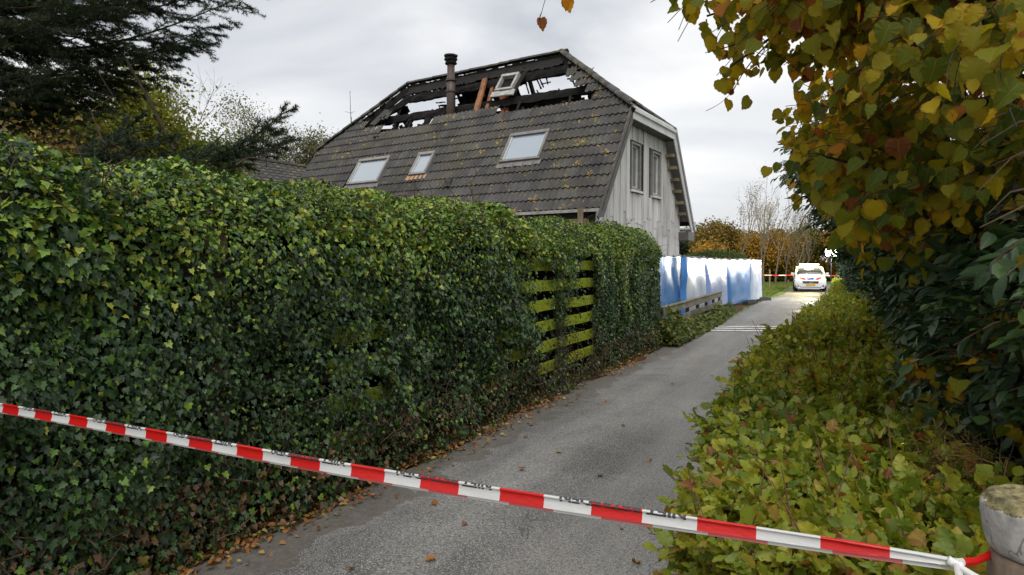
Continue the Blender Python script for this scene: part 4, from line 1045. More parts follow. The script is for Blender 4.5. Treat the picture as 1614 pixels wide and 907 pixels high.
# blue strip of folded sheet hanging on the second post
mb = MB()
for j in range(12):
    for k in range(5): mb.v.append((.0 + .1 * k, -.06 - .05 * math.sin(k * 1.9) - .02 * math.sin(j), .08 + 1.8 * j / 11))
for j in range(11):
    for k in range(4): mb.f.append((j * 5 + k, j * 5 + k + 1, j * 5 + 6 + k, j * 5 + 5 + k)); mb.m.append(0)
o = mb.build('folded_sheet', M_TB); o.location = (FP[1][0] + .03, FP[1][1] - .35, 0); o.rotation_euler = (0, 0, 1.45); o.modifiers.new('t', 'SOLIDIFY').thickness = .006
tag(o, 'narrow folded strip of blue sheet hanging between two pale fence panels', 'sheet')
for i, (x, y, lab) in enumerate([(-3.42, 24.9, 'black rubber ballast block nearest the low wooden fence'), (-2.98, 28.3, 'long black rubber ballast block below the bright blue panel'), (-2.75, 31.2, 'black rubber ballast block at the grass end of the panels')]):
    mb = MB(); w_, l_, h_ = .13, (.5, .75, .5)[i], .14
    mb.add([(-w_, -l_, 0), (w_, -l_, 0), (w_, l_, 0), (-w_, l_, 0), (-w_ * .75, -l_ * .94, h_), (w_ * .75, -l_ * .94, h_), (w_ * .75, l_ * .94, h_), (-w_ * .75, l_ * .94, h_)], [(0, 3, 2, 1), (4, 5, 6, 7), (0, 1, 5, 4), (1, 2, 6, 5), (2, 3, 7, 6), (3, 0, 4, 7)])
    for q in (-.6, -.3, .3, .6): mb.box((-w_ * .5, l_ * q - .05, h_ - .02), (w_ * .5, l_ * q + .05, h_ + .022))
    o = mb.build('ballast_block', M_RUB, bevel=.012); o.location = (x, y, .004); o.rotation_euler = (0, 0, R((-12, -10, -30)[i])); tag(o, lab, 'ballast block', 'rubber feet of the site fence')

# ------------------------------------------------------------------ low plank fence on the verge
M_PLANK = varied('grey_green_plank', (.10, .095, .06), (.30, .27, .20), 5, .85, .5, .006, .2, stretch=(1, .3, 1))
lf = tag(empty('low_fence', (-3.2, 13.7, 0), .012), 'low weathered plank fence in front of the sheeted panels', 'fence')
for z in (.63, .36, .12):
    mb = MB(); mb.rough_bar((0, 0, z), (0, 3.0, z + .01), .035, .15, 6, .004, (0, 0, 1)); mb.build('plank', M_PLANK, lf)
    mb = MB(); mb.rough_bar((0, 3.02, z + .01), (0, 6.0, z), .035, .15, 6, .004, (0, 0, 1)); mb.build('plank', M_PLANK, lf)
    mb = MB(); mb.rough_bar((0, 6.02, z), (0, 8.85, z + .01), .035, .15, 6, .004, (0, 0, 1)); mb.build('plank', M_PLANK, lf)
mb = MB(); mb.rough_bar((-.03, 0, .725), (-.03, 8.87, .735), .13, .03, 10, .004, (0, 0, 1)); mb.build('top_rail', M_PLANK, lf)
for y in (.1, 1.6, 3.0, 4.5, 6.0, 7.4, 8.75):
    mb = MB(); mb.box((-.10, y - .045, 0), (-.019, y + .045, .70)); mb.build('post', M_DARKT, lf)

# ground ivy, weeds and grass on the verge
M_WEED = leaf_mat('verge_leaf', [(0, (.03, .05, .012)), (.5, (.07, .11, .02)), (.8, (.16, .18, .03)), (1, (.22, .16, .05))], .5, .25, .4)
n = 9000; Y = rng.uniform(12.6, 23.5, n); w = .12 + .5 * np.clip((24 - Y) / 6, .0, 1)
X = -3.12 + rng.rand(n) * w * .75; hgt = .30 * np.clip(1 - (X + 3.12) / w, 0, 1) * (.5 + noise3(Y * 1.5, 0, 0, 7)) ; near_ = (Y < 14.5)
hgt = np.where(near_, hgt * 2.4, hgt)
P = np.stack([X, Y, .02 + rng.rand(n) * hgt], 1)
o = link('verge_weeds', leaf_mesh('verge_weeds', P, np.array([.3, -.2, .9]) + rv(n, .5), np.array([.3, 0, -.2]) + rv(n, .7), .05 + .06 * rng.rand(n), IVY_LO, np.clip(rng.beta(2, 2, n), 0, 1), M_WEED))
tag(o, 'ground ivy and weeds along the foot of the low fence', 'weeds', kind='stuff')
n = 14000; Y = 31 + 32 * rng.rand(n) ** 1.2; X = -2.75 - rng.rand(n) ** 1.5 * 9
P = np.stack([X, Y, np.zeros(n) - .01], 1)
M_BLADE = leaf_mat('grass_blade', [(0, (.05, .10, .015)), (.6, (.10, .18, .03)), (1, (.20, .24, .06))], .6, .3, .3)
o = link('grass', leaf_mesh('grass', P, rv(n, 1), np.array([0, 0, 1.]) + rv(n, .35), .09 + .10 * rng.rand(n), NEEDLE, rng.rand(n), M_BLADE, np.full(n, 1.6)))
tag(o, 'short green grass beside the lane beyond the site fence', 'grass', kind='stuff')

# ------------------------------------------------------------------ fallen leaves
M_FALL = leaf_mat('fallen_leaf', [(0, (.10, .04, .02)), (.35, (.24, .09, .03)), (.6, (.36, .15, .04)), (.8, (.42, .22, .06)), (.93, (.40, .32, .12)), (1, (.25, .2, .14))], .6, .1, .3)
n = 2600; Y = 1.3 + 12 * rng.rand(n) ** 1.15; X = -2.96 - .22 * rng.rand(n) + .28 * rng.rand(n) ** 4 + .10 * (noise3(Y * 2, 0, 0, 4) - .5)
P = np.stack([X, Y, .012 + .03 * rng.rand(n)], 1); kk = noise3(Y * 1.3, 0, 0, 15) + .4 * rng.rand(n) > .58
o = link('leaf_litter', leaf_mesh('leaf_litter', P[kk], (np.array([0, 0, 1.]) + rv(n, .45))[kk], (rv(n, 1) * np.array([1, 1, .15]))[kk], (.025 + .03 * rng.rand(n))[kk], BEECH_LO, rng.rand(n)[kk], M_FALL))
tag(o, 'brown fallen leaves gathered along the foot of the ivy', 'leaves', kind='stuff')
vari = [leaf_mesh('fallen_leaf', np.zeros((1, 3)), np.array([[0, 0, 1.]]), np.array([[0, 1., 0]]), [1.0], (BEECH[0] * np.array([1, 1, random.uniform(.8, 2.2)]), BEECH[1]), np.array([q]), M_FALL) for q in np.linspace(.05, .98, 10)]
fl_pts = [(-1.45, 3.9), (-1.15, 3.75), (-1.9, 2.9), (-2.05, 3.3), (-1.7, 2.55), (-1.95, 2.35), (-1.4, 2.6), (-1.2, 2.75), (-.95, 3.0), (-.9, 3.3), (-.85, 3.6), (-1.3, 5.2), (-1.1, 5.6), (-.95, 5.1), (-1.6, 4.6), (-1.8, 6.2), (-1.3, 7.3), (-1.0, 8.0), (-1.9, 8.6), (-.95, 4.3), (-2.3, 2.6), (-2.45, 3.6), (-2.2, 4.4), (-2.5, 5.4), (-.8, 2.7), (-.82, 2.95), (-1.05, 2.45), (-1.5, 2.2), (-1.75, 2.1), (-1.2, 6.4), (-2.4, 7.2), (-1.5, 9.5), (-2.0, 10.5), (-1.2, 11.5), (-.9, 6.9), (-2.1, 5.0)]
for (x, y) in fl_pts:
    o = bpy.data.objects.new('fallen_leaf', random.choice(vari)); COL.objects.link(o); s_ = random.uniform(.034, .064)
    o.scale = (s_, s_, s_); o.location = (x + random.uniform(-.05, .05), y + random.uniform(-.05, .05), .024 + s_ * .10); o.rotation_euler = (R(random.uniform(-14, 14)), R(random.uniform(-14, 14)), random.uniform(0, 6.28))
    tag(o, 'small orange-brown fallen leaf lying alone on the grey lane', 'leaf', 'single fallen leaves scattered on the lane')

# ------------------------------------------------------------------ police tape across the lane
def tape_mat(name, pitch, phase, width=.5, pale=0):
    m, t = material(name); u = attr(t, 'u')
    f = math_(t, 'FRACT', math_(t, 'DIVIDE', math_(t, 'SUBTRACT', u, phase), pitch))
    co = objco(t); n = noise(t, 25, 4, .6, objco(t, (.3, 1, 1)))
    red = mixc(t, pale, (.62, .012, .010), (.75, .30, .32)); wht = mixc(t, n, (.58, .58, .57), (.76, .76, .75))
    c = mixc(t, math_(t, 'LESS_THAN', f, width), wht, red)
    p = N(t, 'ShaderNodeBsdfPrincipled', {'Base Color': c, 'Roughness': .32, 'Specular IOR Level': .5})
    b = N(t, 'ShaderNodeBump', {'Strength': .6, 'Distance': .006, 'Height': n}); t.links.new(b.outputs['Normal'], p.inputs['Normal'])
    tr = N(t, 'ShaderNodeBsdfTranslucent', {'Color': c}); mx = N(t, 'ShaderNodeMixShader', {0: .28}); t.links.new(p.outputs[0], mx.inputs[1]); t.links.new(tr.outputs[0], mx.inputs[2])
    o = N(t, 'ShaderNodeOutputMaterial'); t.links.new(mx.outputs[0], o.inputs[0]); return m
M_TAPE = tape_mat('police_tape', .207, -.214); M_TAPE2 = tape_mat('police_tape_inner', .207, -.195, .5, .55)
m, t = material('tape_print'); M_INK = finish(m, t, (.025, .026, .032), .5, None)
def tape_c(u):         # centre line: u = X
    return Vector((u, 1.20 + .012 * math.sin(u * 2.1), 1.176 + .016 * (u - .19) / 1.0 - .010 * math.sin((u + 3.05) / 3.24 * math.pi)))
def tape_w(u): return float(np.interp(u, [-2.7, -.9, -.4, -.1, .05, .19], [.032, .030, .026, .0215, .019, .011]))
def tape_pt(u, v, lift=0):
    """v = arc length over the folded section: 0 at the lower front edge, up the front, over the fold, down the back"""
    w_ = tape_w(u); c = tape_c(u); r_ = .0045
    v = v * w_ / .037 - 0
    vf = w_ - r_
    if v < vf: y, z, ny, nz = -r_ + .004 * math.sin(v / w_ * 2.2), -w_ / 2 + v, -1, .12
    elif v < vf + math.pi * r_:
        a = (v - vf) / r_; y, z = -r_ * math.cos(a), w_ / 2 - r_ + r_ * math.sin(a); ny, nz = -math.cos(a), math.sin(a)
    else: y, z, ny, nz = r_, w_ / 2 - r_ - (v - vf - math.pi * r_), 1, 0
    tw = .06 * math.sin(u * 3.1) + .04 * math.sin(u * 9)
    y2, z2 = y * math.cos(tw) - z * math.sin(tw), y * math.sin(tw) + z * math.cos(tw)
    return c + Vector((0, y2 + ny * lift, z2 + nz * lift))
tape = tag(empty('barrier_tape', (.19, 1.2, 1.176)), 'red and white police tape with dark print stretched across the lane', 'barrier tape')
TL = Vector((.19, 1.2, 1.176))
def strip(name, v0, v1, nv, mat, lift=0, u0=-3.06, u1=.19, dz=0):
    mb = MB(); nu = 150; us = []
    for i in range(nu + 1):
        u = u0 + (u1 - u0) * i / nu
        for j in range(nv + 1):
            p = tape_pt(u, v0 + (v1 - v0) * j / nv, lift) + Vector((0, 0, dz)) - TL; mb.v.append(tuple(p)); us.append(u)
    for i in range(nu):
        for j in range(nv): mb.f.append((i * (nv + 1) + j, (i + 1) * (nv + 1) + j, (i + 1) * (nv + 1) + j + 1, i * (nv + 1) + j + 1)); mb.m.append(0)
    me = mb.mesh(name, mat, True); a = me.attributes.new('u', 'FLOAT', 'POINT'); a.data.foreach_set('value', np.array(us, np.float32))
    return link(name, me, tape)
strip('tape_strip', 0, .078, 22, M_TAPE)
strip('tape_fold', .006, .030, 4, M_TAPE2, -.0065, dz=-.012)
def text_mesh(body, size):
    c = bpy.data.curves.new('txt', 'FONT'); c.body = body; c.size = size; c.resolution_u = 2; c.offset = size * .035
    o = bpy.data.objects.new('txt', c); COL.objects.link(o); dg = bpy.context.evaluated_depsgraph_get(); dg.update()
    me = bpy.data.meshes.new_from_object(o.evaluated_get(dg)); bpy.data.objects.remove(o); return me
tm = text_mesh('NIET BETREDEN', .031)
bm = bmesh.new(); bm.from_mesh(tm)
xs_ = [v.co.x for v in bm.verts]; x0_, x1_ = min(xs_), max(xs_); hgt_ = max(v.co.y for v in bm.verts)
for v in bm.verts: v.co.x = ((v.co.x - x0_) / (x1_ - x0_) - .5) * .255; v.co.y = v.co.y / hgt_ * .028
for k in range(1, 10): bmesh.ops.bisect_plane(bm, geom=bm.verts[:] + bm.edges[:] + bm.faces[:], plane_co=(0, .028 * k / 10, 0), plane_no=(0, 1, 0))
for k in range(-6, 7): bmesh.ops.bisect_plane(bm, geom=bm.verts[:] + bm.edges[:] + bm.faces[:], plane_co=(.02 * k, 0, 0), plane_no=(1, 0, 0))
bmesh.ops.triangulate(bm, faces=bm.faces[:])
base = [(v.co.x, v.co.y) for v in bm.verts]; tris = [tuple(v.index for v in f.verts) for f in bm.faces]; bm.free()
for k in range(-6, 2):
    uc = -.362 + k * .414
    if uc + .13 > .17 or uc - .13 < -3.05: 
        if uc > 0: uc = None
    if uc is None: continue
    mb = MB(); vs = []
    for (x, y) in base: vs.append(tape_pt(uc - x, .0245 + (.028 - y), .0006) - TL)     # upside down: turned half round in its own plane
    mb.add(vs, tris); mb.build('lettering', M_INK, tape)
# knot and ends at the post
def ribbon(name, pts, w_, mat, u0, parent, twist=0):
    mb = MB(); us = []; s_ = 0; pts = [Vector(p) for p in pts]
    for i, p in enumerate(pts):
        if i: s_ += (p - pts[i - 1]).length
        d = (pts[min(i + 1, len(pts) - 1)] - pts[max(i - 1, 0)]).normalized(); sd = d.cross(Vector((0, -1, .15))).normalized(); nn = sd.cross(d)
        a = twist * i / max(1, len(pts) - 1); e_ = sd * math.cos(a) + nn * math.sin(a); ww = w_[i] if hasattr(w_, '__len__') else w_
        for j in (-1, -.33, .33, 1): mb.v.append(tuple(p + e_ * ww / 2 * j + nn * .004 * (1 - j * j) - TL)); us.append(u0 + s_)
    for i in range(len(pts) - 1):
        for j in range(3): mb.f.append((i * 4 + j, i * 4 + 4 + j, i * 4 + 5 + j, i * 4 + 1 + j)); mb.m.append(0)
    me = mb.mesh(name, mat, True); a = me.attributes.new('u', 'FLOAT', 'POINT'); a.data.foreach_set('value', np.array(us, np.float32)); return link(name, me, parent)
ribbon('tape_end', [(.185, 1.197, 1.176), (.215, 1.215, 1.178), (.25, 1.26, 1.181), (.30, 1.315, 1.182)], [.014, .012, .013, .014], M_TAPE, .185, tape)
ribbon('tape_end', [(.185, 1.194, 1.176), (.205, 1.184, 1.167), (.228, 1.176, 1.158), (.262, 1.164, 1.151), (.30, 1.165, 1.149), (.34, 1.19, 1.148)], [.009, .012, .014, .014, .015, .015], M_TAPE, .30, tape, .6)
ribbon('tape_end', [(.186, 1.192, 1.178), (.190, 1.182, 1.160), (.197, 1.174, 1.130), (.205, 1.170, 1.09), (.21, 1.168, 1.05)], [.008, .012, .018, .024, .026], M_TAPE2, .80, tape, .5)
mb = MB(); mb.rough_bar(Vector((.176, 1.195, 1.180)) - TL, Vector((.194, 1.196, 1.172)) - TL, .010, .013, 4, .002); mb.build('knot', plain('tape_white', (.7, .7, .69), .4), tape, True)

# ------------------------------------------------------------------ wooden post with broken concrete cap
m, t = material('old_concrete'); co = objco(t); n = noise(t, 9, 6, .65, co); n2 = noise(t, 55, 5, .7, co); zz = N(t, 'ShaderNodeSeparateXYZ', {0: co}).outputs['Z']
c = ramp(t, math_(t, 'ADD', math_(t, 'MULTIPLY', n, .6), math_(t, 'MULTIPLY', n2, .4)), [(.3, (.22, .21, .195)), (.5, (.40, .385, .365)), (.7, (.50, .485, .465))])
moss = math_(t, 'GREATER_THAN', math_(t, 'ADD', zz, math_(t, 'MULTIPLY', math_(t, 'SUBTRACT', noise(t, 30, 5, .7, co), .5), .05)), .083)
c = mixc(t, moss, c, ramp(t, n2, [(.35, (.05, .045, .025)), (.6, (.26, .22, .11))]))
crk = math_(t, 'LESS_THAN', math_(t, 'ABSOLUTE', math_(t, 'SUBTRACT', noise(t, 7, 4, .6, objco(t, (1.5, 1.5, .35)), .2), .47)), .006)
c = mixc(t, math_(t, 'MULTIPLY', crk, .6), c, (.10, .085, .05))
M_CONC = finish(m, t, c, .9, math_(t, 'ADD', n2, math_(t, 'MULTIPLY', n, .8)), .5, .004, .2)
M_POST = varied('grey_post_wood', (.07, .05, .035), (.26, .20, .15), 10, .8, .6, .004, .2, stretch=(1, 1, .12))
gp = tag(empty('gate_post', (.300, 1.252, -.036), .3), 'round wooden post under a cracked mossy concrete cap', 'post')
mb = MB(); mb.lathe([(.066, 0), (.064, .6), (.063, 1.215), (.058, 1.225)], n=24, jit=.012); mb.build('post_shaft', M_POST, gp, True)
mb = MB(); mb.lathe([(.045, .0), (.058, .004), (.066, .018), (.072, .045), (.0745, .072), (.075, .083), (.070, .085), (.066, .092), (.064, .098), (.05, .094), (.03, .09), (.012, .092)], n=40, jit=.014)
o = mb.build('concrete_cap', M_CONC, gp, True); o.location = (0, 0, 1.222)
sub = o.modifiers.new('s', 'SUBSURF'); sub.levels = 1; sub.render_levels = 2
tex = bpy.data.textures.new('cap_rough', 'CLOUDS'); tex.noise_scale = .018
dm = o.modifiers.new('d', 'DISPLACE'); dm.texture = tex; dm.strength = .004; dm.texture_coords = 'LOCAL'

# ------------------------------------------------------------------ white police car facing us with its roof bar lit
def emit(name, col, s_):
    m, t = material(name); e = N(t, 'ShaderNodeEmission', {'Color': (*col, 1), 'Strength': s_}); o = N(t, 'ShaderNodeOutputMaterial'); t.links.new(e.outputs[0], o.inputs[0]); return m
M_CW = plain('car_white', (.80, .80, .80), .25, .5, 0, .8); M_CG = plain('car_glass', (.03, .035, .04), .03, .8); M_CB = plain('car_black_plastic', (.012, .012, .013), .5)
M_CR = plain('stripe_red', (.60, .03, .03), .4); M_CBL = plain('stripe_blue', (.02, .08, .42), .4); M_CY = plain('plate_yellow', (.70, .42, .02), .5); M_CH = plain('chrome', (.6, .6, .6), .15, .5, 1)
M_TYRE = plain('tyre_rubber', (.02, .02, .02), .85); M_HL = emit('headlamp_glow', (1, .97, .9), 3.0); M_BAR = emit('light_bar_glow', (1, .90, .45), 14); M_HALO = emit('light_bar_halo', (1, .80, .25), 5); M_WORK = emit('floodlight_glow', (.95, .98, 1), 14)
car = tag(empty('police_car', (-1.03, 42.4, .006), R(4)), 'white police car with lit roof bar parked at the end of the lane', 'car')
def loft(rings, mat, name, parent, smooth=True):
    mb = MB(); k = len(rings[0])
    for r_ in rings: mb.v += [tuple(p) for p in r_]
    for i in range(len(rings) - 1):
        for j in range(k - 1): mb.f.append((i * k + j, i * k + j + 1, (i + 1) * k + j + 1, (i + 1) * k + j)); mb.m.append(0)
    mb.f += [tuple(range(k - 1, -1, -1)), tuple((len(rings) - 1) * k + j for j in range(k))]; mb.m += [0, 0]
    return mb.build(name, mat, parent, smooth)
def section(y, hw, zb, zs, zt, crown=.03):
    return [(-hw * .86, y, zb), (-hw * .98, y, zb + .12), (-hw, y, (zb + zs) / 2), (-hw * .98, y, zs), (-hw * .88, y, zt), (-hw * .45, y, zt + crown), (0, y, zt + crown * 1.3), (hw * .45, y, zt + crown), (hw * .88, y, zt), (hw * .98, y, zs), (hw, y, (zb + zs) / 2), (hw * .98, y, zb + .12), (hw * .86, y, zb)]
o = loft([section(-.0, .62, .30, .52, .60, .02), section(.04, .80, .24, .58, .70), section(.16, .88, .20, .66, .82), (section(.45, .90, .20, .78, .93)), section(.95, .90, .20, .88, 1.02), section(1.3, .90, .20, .92, 1.05), section(3.2, .90, .20, .96, 1.06), section(3.9, .89, .22, .96, 1.05), section(4.3, .84, .28, .88, .98), section(4.36, .76, .34, .8, .92)], M_CW, 'body', car)
def cab(y, hb, ht, zb, zt): return [(-hb, y, zb), (-hb * .98, y, zb + (zt - zb) * .5), (-ht, y, zt - .05), (-ht * .8, y, zt), (0, y, zt + .02), (ht * .8, y, zt), (ht, y, zt - .05), (hb * .98, y, zb + (zt - zb) * .5), (hb, y, zb)]
loft([cab(1.05, .80, .78, 1.02, 1.08), cab(1.85, .82, .68, 1.03, 1.52), cab(2.6, .83, .69, 1.03, 1.57), cab(3.5, .82, .67, 1.03, 1.52), cab(4.15, .78, .62, 1.0, 1.1)], M_CG, 'glasshouse', car)
loft([cab(1.80, .71, .70, 1.48, 1.535), cab(2.6, .72, .71, 1.52, 1.585), cab(3.5, .70, .69, 1.47, 1.535), cab(3.75, .66, .64, 1.42, 1.46)], M_CW, 'roof', car)
for s_ in (-1, 1):
    mb = MB(); mb.bar((s_ * .815, 1.0, 1.03), (s_ * .715, 1.86, 1.50), .07, .06); mb.build('pillar', M_CW, car)
    mb = MB(); mb.bar((s_ * .835, 2.45, 1.03), (s_ * .72, 2.45, 1.52), .07, .05, up=(0, 1, 0)); mb.build('pillar', M_CW, car)
    mr = MB(); mr.rough_bar((s_ * .90, 1.38, 1.08), (s_ * 1.07, 1.40, 1.10), .10, .13, 3, .004); mr.build('mirror', M_CW, car)
    hl_ = MB(); hl_.add([(s_ * .84, .17, .62), (s_ * .50, .03, .58), (s_ * .52, .05, .68), (s_ * .86, .28, .76)], [(0, 1, 2, 3) if s_ > 0 else (3, 2, 1, 0)]); hl_.build('headlight', M_HL, car)
    hv = MB(); hv.add([(s_ * .84, .10, .30), (s_ * .62, -.005, .30), (s_ * .70, .0, .44), (s_ * .85, .11, .46)], [(0, 1, 2, 3) if s_ > 0 else (3, 2, 1, 0)]); hv.build('bumper_vent', M_CB, car)
    for y in (.85, 3.5):
        w_ = empty('wheel', (s_ * .80, y, .32), parent=car)
        mb = MB()
        prof = [(.20, -.10), (.29, -.11), (.32, -.08), (.325, 0), (.32, .08), (.29, .11), (.20, .10)]; nn_ = 24
        for (r_, x) in prof:
            for j in range(nn_): a = 2 * math.pi * j / nn_; mb.v.append((x, r_ * math.cos(a), r_ * math.sin(a)))
        for i in range(len(prof) - 1):
            for j in range(nn_): mb.f.append((i * nn_ + j, i * nn_ + (j + 1) % nn_, (i + 1) * nn_ + (j + 1) % nn_, (i + 1) * nn_ + j)); mb.m.append(0)
        mb.build('tyre', M_TYRE, w_, True)
        mb = MB(); mb.lathe([(.20, 0), (.21, .015), (.05, .03), (.04, .03)], n=20); q = mb.build('rim', M_CH, w_); q.rotation_euler = (0, s_ * math.pi / 2, 0); q.location = (s_ * .07, 0, 0)
mb = MB(); mb.add([(-.42, -.012, .52), (.42, -.012, .52), (.46, .0, .66), (-.46, .0, .66)], [(0, 1, 2, 3)]); o = mb.build('grille', M_CB, car); o.modifiers.new('t', 'SOLIDIFY').thickness = .03
mb = MB(); mb.bar((-.42, -.03, .61), (.42, -.03, .61), .01, .02); mb.bar((-.40, -.03, .56), (.40, -.03, .56), .01, .02); mb.build('grille_bar', M_CH, car)
mb = MB(); nn_ = 20; mb.tube([(.09 * math.cos(2 * math.pi * j / nn_), -.045, .59 + .09 * math.sin(2 * math.pi * j / nn_)) for j in range(nn_ + 1)], .010, 6)
for a in (90, 210, 330): mb.bar((0, -.045, .59), (.085 * math.cos(R(a)), -.045, .59 + .085 * math.sin(R(a))), .018, .012, up=(0, 1, 0))
mb.build('emblem', M_CH, car)
mb = MB(); mb.box((-.26, -.035, .395), (.26, -.015, .505)); mb.build('number_plate', M_CY, car)
mb = MB(); mb.add([(-.55, -.012, .26), (.55, -.012, .26), (.62, .01, .36), (-.62, .01, .36)], [(0, 1, 2, 3)]); o = mb.build('lower_grille', M_CB, car); o.modifiers.new('t', 'SOLIDIFY').thickness = .02
mb = MB(); mb.bar((-.70, .02, .24), (.70, .02, .24), .10, .05); mb.build('bumper_lip', M_CW, car)
def hood(x, y): # on the bonnet, a little above the paint
    zt = np.interp(y, [.0, .04, .16, .45, .95, 1.3], [.60, .70, .82, .93, 1.02, 1.05]); return (x, y, zt + .035 * (1 - (x / .85) ** 2) + .012)
def patch(name, q, mat):
    mb = MB(); n_ = 5
    for i in range(n_ + 1):
        for j in range(n_ + 1):
            a = Vector(q[0]).lerp(Vector(q[1]), i / n_); b = Vector(q[3]).lerp(Vector(q[2]), i / n_); p = a.lerp(b, j / n_); mb.v.append(hood(p.x, p.y))
    for i in range(n_):
        for j in range(n_): mb.f.append((i * 6 + j, i * 6 + 6 + j, i * 6 + 7 + j, i * 6 + 1 + j)); mb.m.append(0)
    mb.build(name, mat, car)
for s_ in (-1, 1): patch('red_stripe', [(s_ * .24, .05, 0), (s_ * .62, .40, 0), (s_ * .58, .14, 0), (s_ * .40, .035, 0)], M_CR)
patch('blue_stripe', [(-.30, .42, 0), (.22, .42, 0), (.17, .04, 0), (-.17, .04, 0)], M_CBL)
lb = empty('light_bar', (0, 2.15, 1.60), parent=car)
mb = MB(); mb.box((-.58, -.14, -.01), (.58, .14, .03)); mb.build('base', M_CB, lb, bevel=.01)
for x in (-.46, -.23, 0, .23, .46): mb = MB(); mb.box((x - .10, -.13, .031), (x + .10, .13, .13)); mb.build('lamp', M_BAR if abs(x) < .3 else M_HALO, lb, bevel=.02)  # outer lamps yellower: the glare's halo put into their glow colour
def point(name, loc, col, e, r_, parent):
    d = bpy.data.lights.new(name, 'POINT'); d.energy = e; d.color = col; d.shadow_soft_size = r_; o = bpy.data.objects.new(name, d); COL.objects.link(o); o.location = loc; o.parent = parent; return o
point('light_bar_light', (0, -.05, .45), (1, .80, .33), 900, .3, lb)

# floodlight on a tripod behind the hedge end
ft = tag(empty('floodlight', (.06, 33.6, -.15)), 'bright white twin floodlight on a stand at the hedge end', 'floodlight')
mb = MB(); mb.tube([(0, 0, .5), (0, 0, 2.25)], [.025, .02], 8); mb.build('mast', M_CB, ft)
for a in (90, 210, 330): mb = MB(); mb.tube([(0, 0, .75), (.6 * math.cos(R(a)), .6 * math.sin(R(a)), 0)], .018, 6); mb.build('leg', M_CB, ft)
for dx in (-.16, .2):
    mb = MB(); mb.lathe([(.05, 0), (.17, .05), (.19, .14), (.19, .16)], n=20); o = mb.build('housing', M_CB, ft, True); o.location = (dx, .10, 2.40); o.rotation_euler = (math.pi / 2, 0, 0)
    mb = MB(); mb.lathe([(.175, 0), (.16, .01), (.05, .02)], n=20); o = mb.build('lamp_face', M_WORK, ft); o.location = (dx, -.065, 2.40); o.rotation_euler = (math.pi / 2, 0, 0)
point('floodlight_light', (0, -.3, 2.4), (.95, .98, 1), 500, .2, ft)
# second tape strung between stakes beyond the site fence
m, t = material('far_tape'); f = math_(t, 'FRACT', math_(t, 'MULTIPLY', N(t, 'ShaderNodeSeparateXYZ', {0: objco(t)}).outputs['X'], 1.05)); M_FT = finish(m, t, mixc(t, math_(t, 'LESS_THAN', f, .5), (.78, .78, .77), (.6, .02, .02)), .5, None)
mb = MB(); pts = []
for i in range(40):
    x = -9 + 11.5 * i / 39; mb.v += [(x, 49.9 + .12 * x * .3, .86 + .02 * abs(math.sin(x * .9)) + .02 * x * 0), (x, 49.9 + .12 * x * .3, .925 + .02 * abs(math.sin(x * .9)))]
for i in range(39): mb.f.append((2 * i, 2 * i + 2, 2 * i + 3, 2 * i + 1)); mb.m.append(0)
o = mb.build('barrier_tape', M_FT); o.modifiers.new('t', 'SOLIDIFY').thickness = .004; tag(o, 'distant red and white tape strung behind the police car', 'barrier tape')
for (x, y, h, lab) in ((-3.95, 50.0, 1.35, 'pale tall stake on the grass holding the distant tape'), (-2.55, 47.5, .62, 'pale short stake on the grass beside the police car')):
    mb = MB(); mb.lathe([(.06, 0), (.055, h * .9), (.03, h)], n=8, jit=.03); o = mb.build('stake', M_WOOD); o.location = (x, y, -.02); tag(o, lab, 'stake')
# ------------------------------------------------------------------ trees
def grow(mb, tips, p, d, ln_, r0, lev, maxlev, spread=.6, nb=3, up=.15, sides=5, curve=.12):
    n_ = 4; pts = [np.array(p, float)]; d = np.array(d, float); d /= np.linalg.norm(d)
    for i in range(n_):
        d = d + rng.normal(0, curve, 3) + np.array([0, 0, up * .25]); d /= np.linalg.norm(d); pts.append(pts[-1] + d * ln_ / n_)
    mb.tube(pts, np.linspace(r0, max(r0 * .45, .003), n_ + 1), max(3, sides - lev), cap=False)
    if lev >= maxlev - 1:
        for q in pts[1:]: tips.append((q, d))
    if lev >= maxlev: return
    for k in range(nb + (1 if lev == 0 else 0)):
        f = rng.uniform(.35, 1.0) if k < nb else 1.0
        q = pts[min(n_, int(round(f * n_)))]; dd = d + rng.normal(0, spread, 3); dd[2] += up
        grow(mb, tips, q, dd, ln_ * rng.uniform(.5, .78), r0 * .5, lev + 1, maxlev, spread, nb, up, sides, curve)
def tree(name, label, loc, h, mat, bark, lev=4, nb=4, spread=.55, leafn=6, leaf=.08, up=.2, r0=None, seed=1, trunk_f=.32, cat='tree', group=None, jit=.25, tone=.0, d0=(0, 0, 1)):
    global rng
    rng = np.random.RandomState(seed)
    root = tag(empty(name, loc), label, cat, group)
    mb = MB(); tips = []
    grow(mb, tips, (0, 0, 0), d0, h * trunk_f, r0 or h * .018, 0, lev, spread, nb, up)
    mb.build('trunk', bark, root)
    if leafn:
        tp = np.array([a for a, b in tips]); P = np.repeat(tp, leafn, 0); n = len(P); P = P + rv(n, jit)
        r_ = np.clip(noise3(P[:, 0] * .9 + loc[0], P[:, 1] * .9, P[:, 2] * .9, seed) * .8 + rng.normal(0, .15, n) + tone, 0, 1)
        o = link('crown', leaf_mesh('crown', P, rv(n, .6) + np.array([0, 0, .5]), rv(n, .7) + np.array([0, 0, -.4]), leaf * (.6 + .8 * rng.rand(n)), OVAL, r_, mat), root); o['kind'] = 'stuff'
    return root
def fol(name, stops, tr=.25): return leaf_mat(name, stops, .6, tr, .3, (.2, .2, .1), .0)
F_YEL = fol('yellow_green_foliage', [(0, (.10, .12, .012)), (.5, (.24, .25, .02)), (1, (.42, .37, .04))])
F_ORG = fol('orange_foliage', [(0, (.17, .10, .02)), (.5, (.42, .24, .035)), (1, (.58, .38, .06))])
